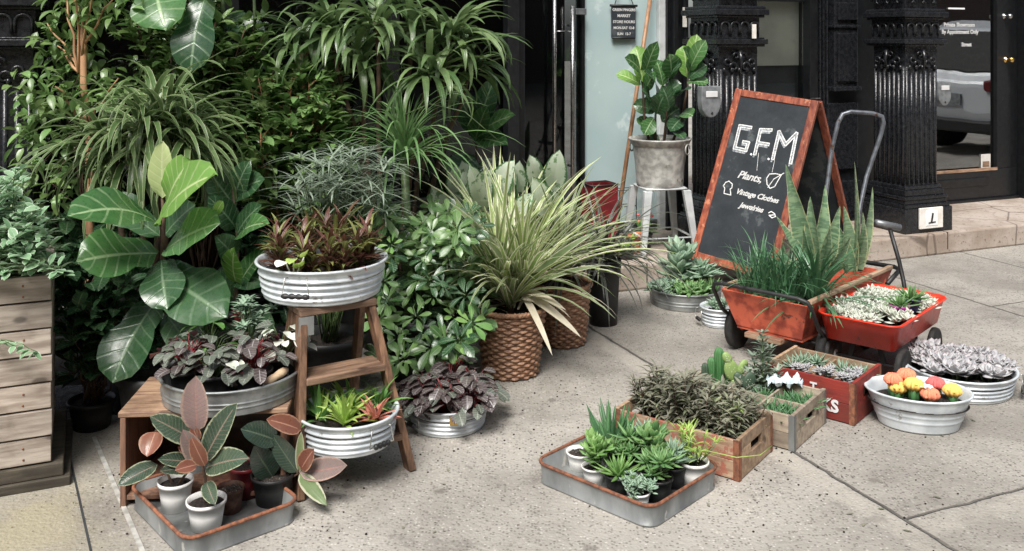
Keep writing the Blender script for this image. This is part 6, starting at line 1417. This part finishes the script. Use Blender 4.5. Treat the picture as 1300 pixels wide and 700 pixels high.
for d_ in ((205, 262), (308, 290)): stroke(b, [o3(*d_), o3(d_[0]+3, d_[1]+3)], .011)
b.build('lettering', M['chalk'], cb_, smooth=False); b3.build('letter_fill', M['chalkgrey'], cb_, smooth=False); b2.build('letter_shadow', M['chalkgrey'], cb_, smooth=False)
b = MB()

leafo = [(300, 440), (298, 405), (315, 380), (350, 378), (385, 385), (365, 420), (345, 455), (318, 465), (300, 440)]
b = MB(); stroke(b, [o3(*p) for p in leafo], .005); stroke(b, [o3(305, 460), o3(340, 410), o3(400, 375)], .004); b.build('leaf_drawing', M['chalk'], cb_, smooth=False)
shirt = [(45, 495), (50, 465), (42, 450), (55, 430), (75, 422), (95, 440), (92, 462), (82, 470), (86, 505), (45, 495)]
b = MB(); stroke(b, [o3(*p) for p in shirt], .005); b.build('shirt_drawing', M['chalk'], cb_, smooth=False)
b = MB(); stroke(b, [o3(310, 610), o3(325, 602), o3(345, 615), o3(350, 632), o3(330, 640), o3(312, 625), o3(345, 622)], .005)
b.build('ring_drawing', M['chalk'], cb_, smooth=False)
b = MB(); stroke(b, [o3(250, 255), o3(240, 360)], .002); stroke(b, [o3(345, 300), o3(330, 370)], .002)
b.build('drip_lines', M['chalk'], cb_, smooth=False)
def btext(s, px, py, size):
    x, y = onb(px, py); Mx = Mb @ Matrix.Translation(V(x, y, face*.0056)); 
    if face < 0: Mx = Mx @ Matrix.Rotation(0, 4, 'Y')
    return text(s, cb_, 'lettering', size, M['chalk'], Mx, align='LEFT', shear=.35, ext=.0004, bold=.0012, space=.95)
btext('Plants,', *o3(122, 400), .062); btext('Vintage Clothes', *o3(112, 494), .043); btext('Jewelries', *o3(135, 575), .042)
# ================================================================== bucket on stool with fiddle leaf fig
fc = V(.885, 5.66, .14)
sto = thing('metal_stool', 'white metal stool with splayed legs on the stone step', 'stool', fc, R(12)); sh = .385
b = MB(); b.lathe([(0, sh-.012), (.135, sh-.012), (.145, sh-.006), (.14, sh), (0, sh)], 4*10, fn=lambda q, z, a, i: q/max(abs(math.cos(a)), abs(math.sin(a)))**.75*.95); b.build('seat', M['whitemet'], sto)
for (sx_, sy_) in ((-1, -1), (1, -1), (1, 1), (-1, 1)):
    b = MB(); b.hexa([(sx_*.165-.014, sy_*.165-.014, 0), (sx_*.165+.014, sy_*.165-.014, 0), (sx_*.165+.014, sy_*.165+.014, 0), (sx_*.165-.014, sy_*.165+.014, 0), (sx_*.12-.024, sy_*.12-.018, sh-.013), (sx_*.12+.024, sy_*.12-.018, sh-.013), (sx_*.12+.024, sy_*.12+.018, sh-.013), (sx_*.12-.024, sy_*.12+.018, sh-.013)]); b.build('leg', M['whitemet'], sto, smooth=False, bevel=.003)
b = MB(); z = .10
for (a, c) in (((-1, -1), (1, -1)), ((1, -1), (1, 1)), ((1, 1), (-1, 1)), ((-1, 1), (-1, -1))): b.beam((a[0]*.15, a[1]*.15, z), (c[0]*.15, c[1]*.15, z), .018, .004, up=(0, 0, 1.0)); 
b.build('stretcher', M['whitemet'], sto, smooth=False)
bt = fc+V(0, 0, sh+.001)
bk_ = thing('metal_bucket', 'worn galvanised bucket standing on the white stool', 'bucket', bt)
b = MB(); b.lathe([(0, 0), (.135, 0), (.138, .006), (.142, .03), (.141, .04), (.146, .12), (.157, .20), (.162, .235), (.166, .245), (.172, .248), (.186, .275), (.189, .282), (.184, .285), (.165, .265), (.155, .235), (.134, .01), (0, .01)], 56); b.build('basin', M['galvold'], bk_)
for a in (R(-35), R(150)):
    b = MB(); x, y = .168*math.cos(a), .168*math.sin(a); d = V(math.cos(a), math.sin(a), 0); tg = V(-math.sin(a), math.cos(a), 0)
    b.tube([V(x, y, .225)+tg*.03*math.cos(t)+d*(.012)+V(0, 0, .03*math.sin(t)) for t in [k*6.2832/16 for k in range(17)]], .0045, k=8); b.build('ring_handle', M['galvold'], bk_)
b = MB(); soil_disc(b, .155, .235, 32); b.build('soil', M['soil'], bk_)
loc = bt+V(0, 0, .235); t_ = start('fiddle_leaf_fig', 'bushy fiddle leaf fig growing in the galvanised bucket', loc); ml, b = MB(), MB(); Y = 5.66
for pts in ([(832, 190), (832, 150), (834, 118)], [(842, 190), (846, 150), (850, 100)], [(850, 190), (866, 150), (873, 110), (874, 85)], [(826, 190), (818, 150), (816, 110), (812, 85)]): b.tube([V(*(A(x, y, Y)-loc)) for x, y in pts], .009, .005, k=6)
b.build('stem', M['stembrown'], t_)
FL = [((816, 104), (806, 62), 26, 2), ((815, 100), (788, 78), 22, 0), ((818, 100), (838, 52), 20, 0), ((814, 108), (783, 97), 22, 2), ((818, 120), (835, 92), 20, 0), ((834, 120), (812, 96), 22, 1), ((842, 110), (832, 78), 24, 0), ((848, 105), (868, 82), 26, 1), ((850, 100), (846, 68), 28, 0), ((872, 98), (866, 60), 28, 2), ((874, 92), (897, 52), 22, 0), ((874, 95), (862, 62), 24, 0), ((876, 90), (884, 46), 22, 2), ((872, 105), (899, 108), 22, 0), ((874, 100), (898, 85), 22, 1),
      ((832, 142), (804, 136), 22, 1), ((830, 150), (818, 172), 22, 0), ((834, 145), (846, 120), 26, 1), ((840, 155), (862, 140), 26, 1), ((864, 145), (880, 150), 22, 0), ((866, 150), (850, 170), 22, 1), ((822, 165), (812, 150), 18, 0), ((858, 125), (878, 118), 22, 1), ((826, 130), (812, 118), 20, 1), ((834, 170), (826, 188), 20, 1), ((850, 165), (868, 180), 20, 1), ((846, 120), (866, 108), 24, 1), ((838, 130), (818, 140), 24, 1), ((850, 140), (838, 110), 26, 1)]
for i, (p, q, W, m) in enumerate(FL):
    s_ = (-.12 if i % 3 else .05); pleaf(ml, loc, p, q, W, Y+U(-.06, .06), Y+s_+U(-.05, .05), 'fiddle', .14, m, c=2, n=8, roll=U(-.4, .4), wave=.04)
ml.build('leaves', [L['fiddle'], L['fiddled'], L['bright']], t_)
# leaning pole, red bin, small pots, wire rack
pf, pt = V(.615, 6.0, .14), A(830, -60, 5.93)
pt = F(pu(832, VD), VD-.02, pz(832, -60, VD)); pf = A(779, 296, 5.72); pf.z = .14
pol = thing('leaning_pole', 'tan wooden pole leaning on the white trim by the fig', 'pole', pf); b = MB(); b.tube([V(0, 0, 0), (pt-pf)*.5, pt-pf], .013, k=14); b.build('shaft', M['pole'], pol); b = MB(); b.tube([V(0, 0, 0), (pt-pf)*.02], .016, k=14); b.build('ferrule', M['rubber'], pol)
rb = A(761, 250, 5.62); rb.z = .14; bn = thing('red_bin', 'dark red metal box bin against the teal wall', 'bin', rb, FA); b = MB()
b.box(-.085, .085, -.075, -.07, 0, .40); b.box(-.085, .085, .07, .075, 0, .40); b.box(-.085, -.08, -.07, .07, 0, .40); b.box(.08, .085, -.07, .07, 0, .40); b.box(-.08, .08, -.07, .07, .01, .02); b.build('box', M['darkred'], bn, smooth=False, bevel=.002)
b = MB(); 
for (p, q) in (((-.088, -.078), (.088, -.078)), ((.088, -.078), (.088, .078)), ((.088, .078), (-.088, .078)), ((-.088, .078), (-.088, -.078))): b.tube([V(*p, .402), V(*q, .402)], .005, k=6)
b.build('rim', M['plastic'], bn)
tp = A(787, 303, 5.72); tp.z = .14; t_ = thing('terracotta_pot', 'small terracotta pot of dark soil beside the leaning pole', 'pot', V(.735, 5.62, .14)); pot_for(t_, .062, .105, 'terra')
t_ = start('flowering_plant', 'small plant with tiny red flowers behind the terracotta pot', V(.80, 5.72, .14)); pot_for(t_, .05, .09); ml = MB(); crown(ml, (0, 0, .08), 18, .10, .03, 'oval', .4, 1.4, .6, n=5); 
for i in range(8): e = V(U(-.05, .05), U(-.04, .02), U(.16, .22)); ml.tube([V(0, 0, .08), e], .0015, k=4); ml.ball(e, .010, .010, .008, m=1, n=8, k=5)
ml.build('leaves', [L['green'], L['redc']], t_)
t_ = start('lime_plant', 'small lime green leafy plant below the terracotta pot', V(.66, 5.42, .14)); pot_for(t_, .045, .07); ml = MB(); crown(ml, (0, 0, .06), 22, .09, .028, 'oval', .3, 1.4, .6, n=5); ml.build('leaves', L['lime'], t_)
wr = A(797, 262, 5.62); wr.z = .14; t_ = thing('wire_rack', 'thin black wire rack between the pole and the stool', 'rack', V(.69, 5.80, .14), FA); b = MB()
for x in (-.06, .06):
    for y in (-.04, .04): b.tube([V(x, y, 0), V(x, y, .34)], .003, k=5)
for z in (.12, .24, .34): b.tube([V(-.06, -.04, z), V(.06, -.04, z), V(.06, .04, z), V(-.06, .04, z), V(-.06, -.04, z)], .0025, k=5)
b.build('wires', M['plastic'], t_)
# soil crumbs spilled round the pots and along the joint
cr_ = MB()
for (px, py, sx_, sy_, n_) in ((700, 560, 40, 25, 26), (930, 605, 60, 18, 40), (1010, 572, 40, 14, 26), (1130, 545, 60, 14, 26), (370, 665, 60, 20, 40), (560, 560, 60, 14, 30), (450, 590, 60, 18, 26), (660, 495, 60, 12, 26), (1100, 630, 90, 40, 34), (140, 640, 30, 30, 20), (840, 660, 60, 14, 20)):
    for i in range(n_):
        p = G(px+rnd.gauss(0, sx_), py+rnd.gauss(0, sy_)); q_ = U(.0015, .0042); cr_.ball((p.x, p.y, q_*.6), q_, q_*U(.6, 1), q_*.7, n=6, k=4, r=rnd.random())
o = cr_.build('soil_crumbs', [M['soil']]); tag(o, 'crumbs of potting soil spilled round the tubs and crates', 'spilled soil', kind='stuff')
# fallen leaves and bits on the pavement
lf = MB()
for i in range(26):
    p = G(U(430, 1250), U(420, 690)); leaf(lf, p+V(0, 0, .003), az(U(0, 6.28), 0), U(.012, .03), .009, 'oval', 0, .2, 3, 1)
o = lf.build('leaf_litter', [L['sedum']]); tag(o, 'scattered bits of dry leaf litter on the pavement', 'litter', kind='stuff')
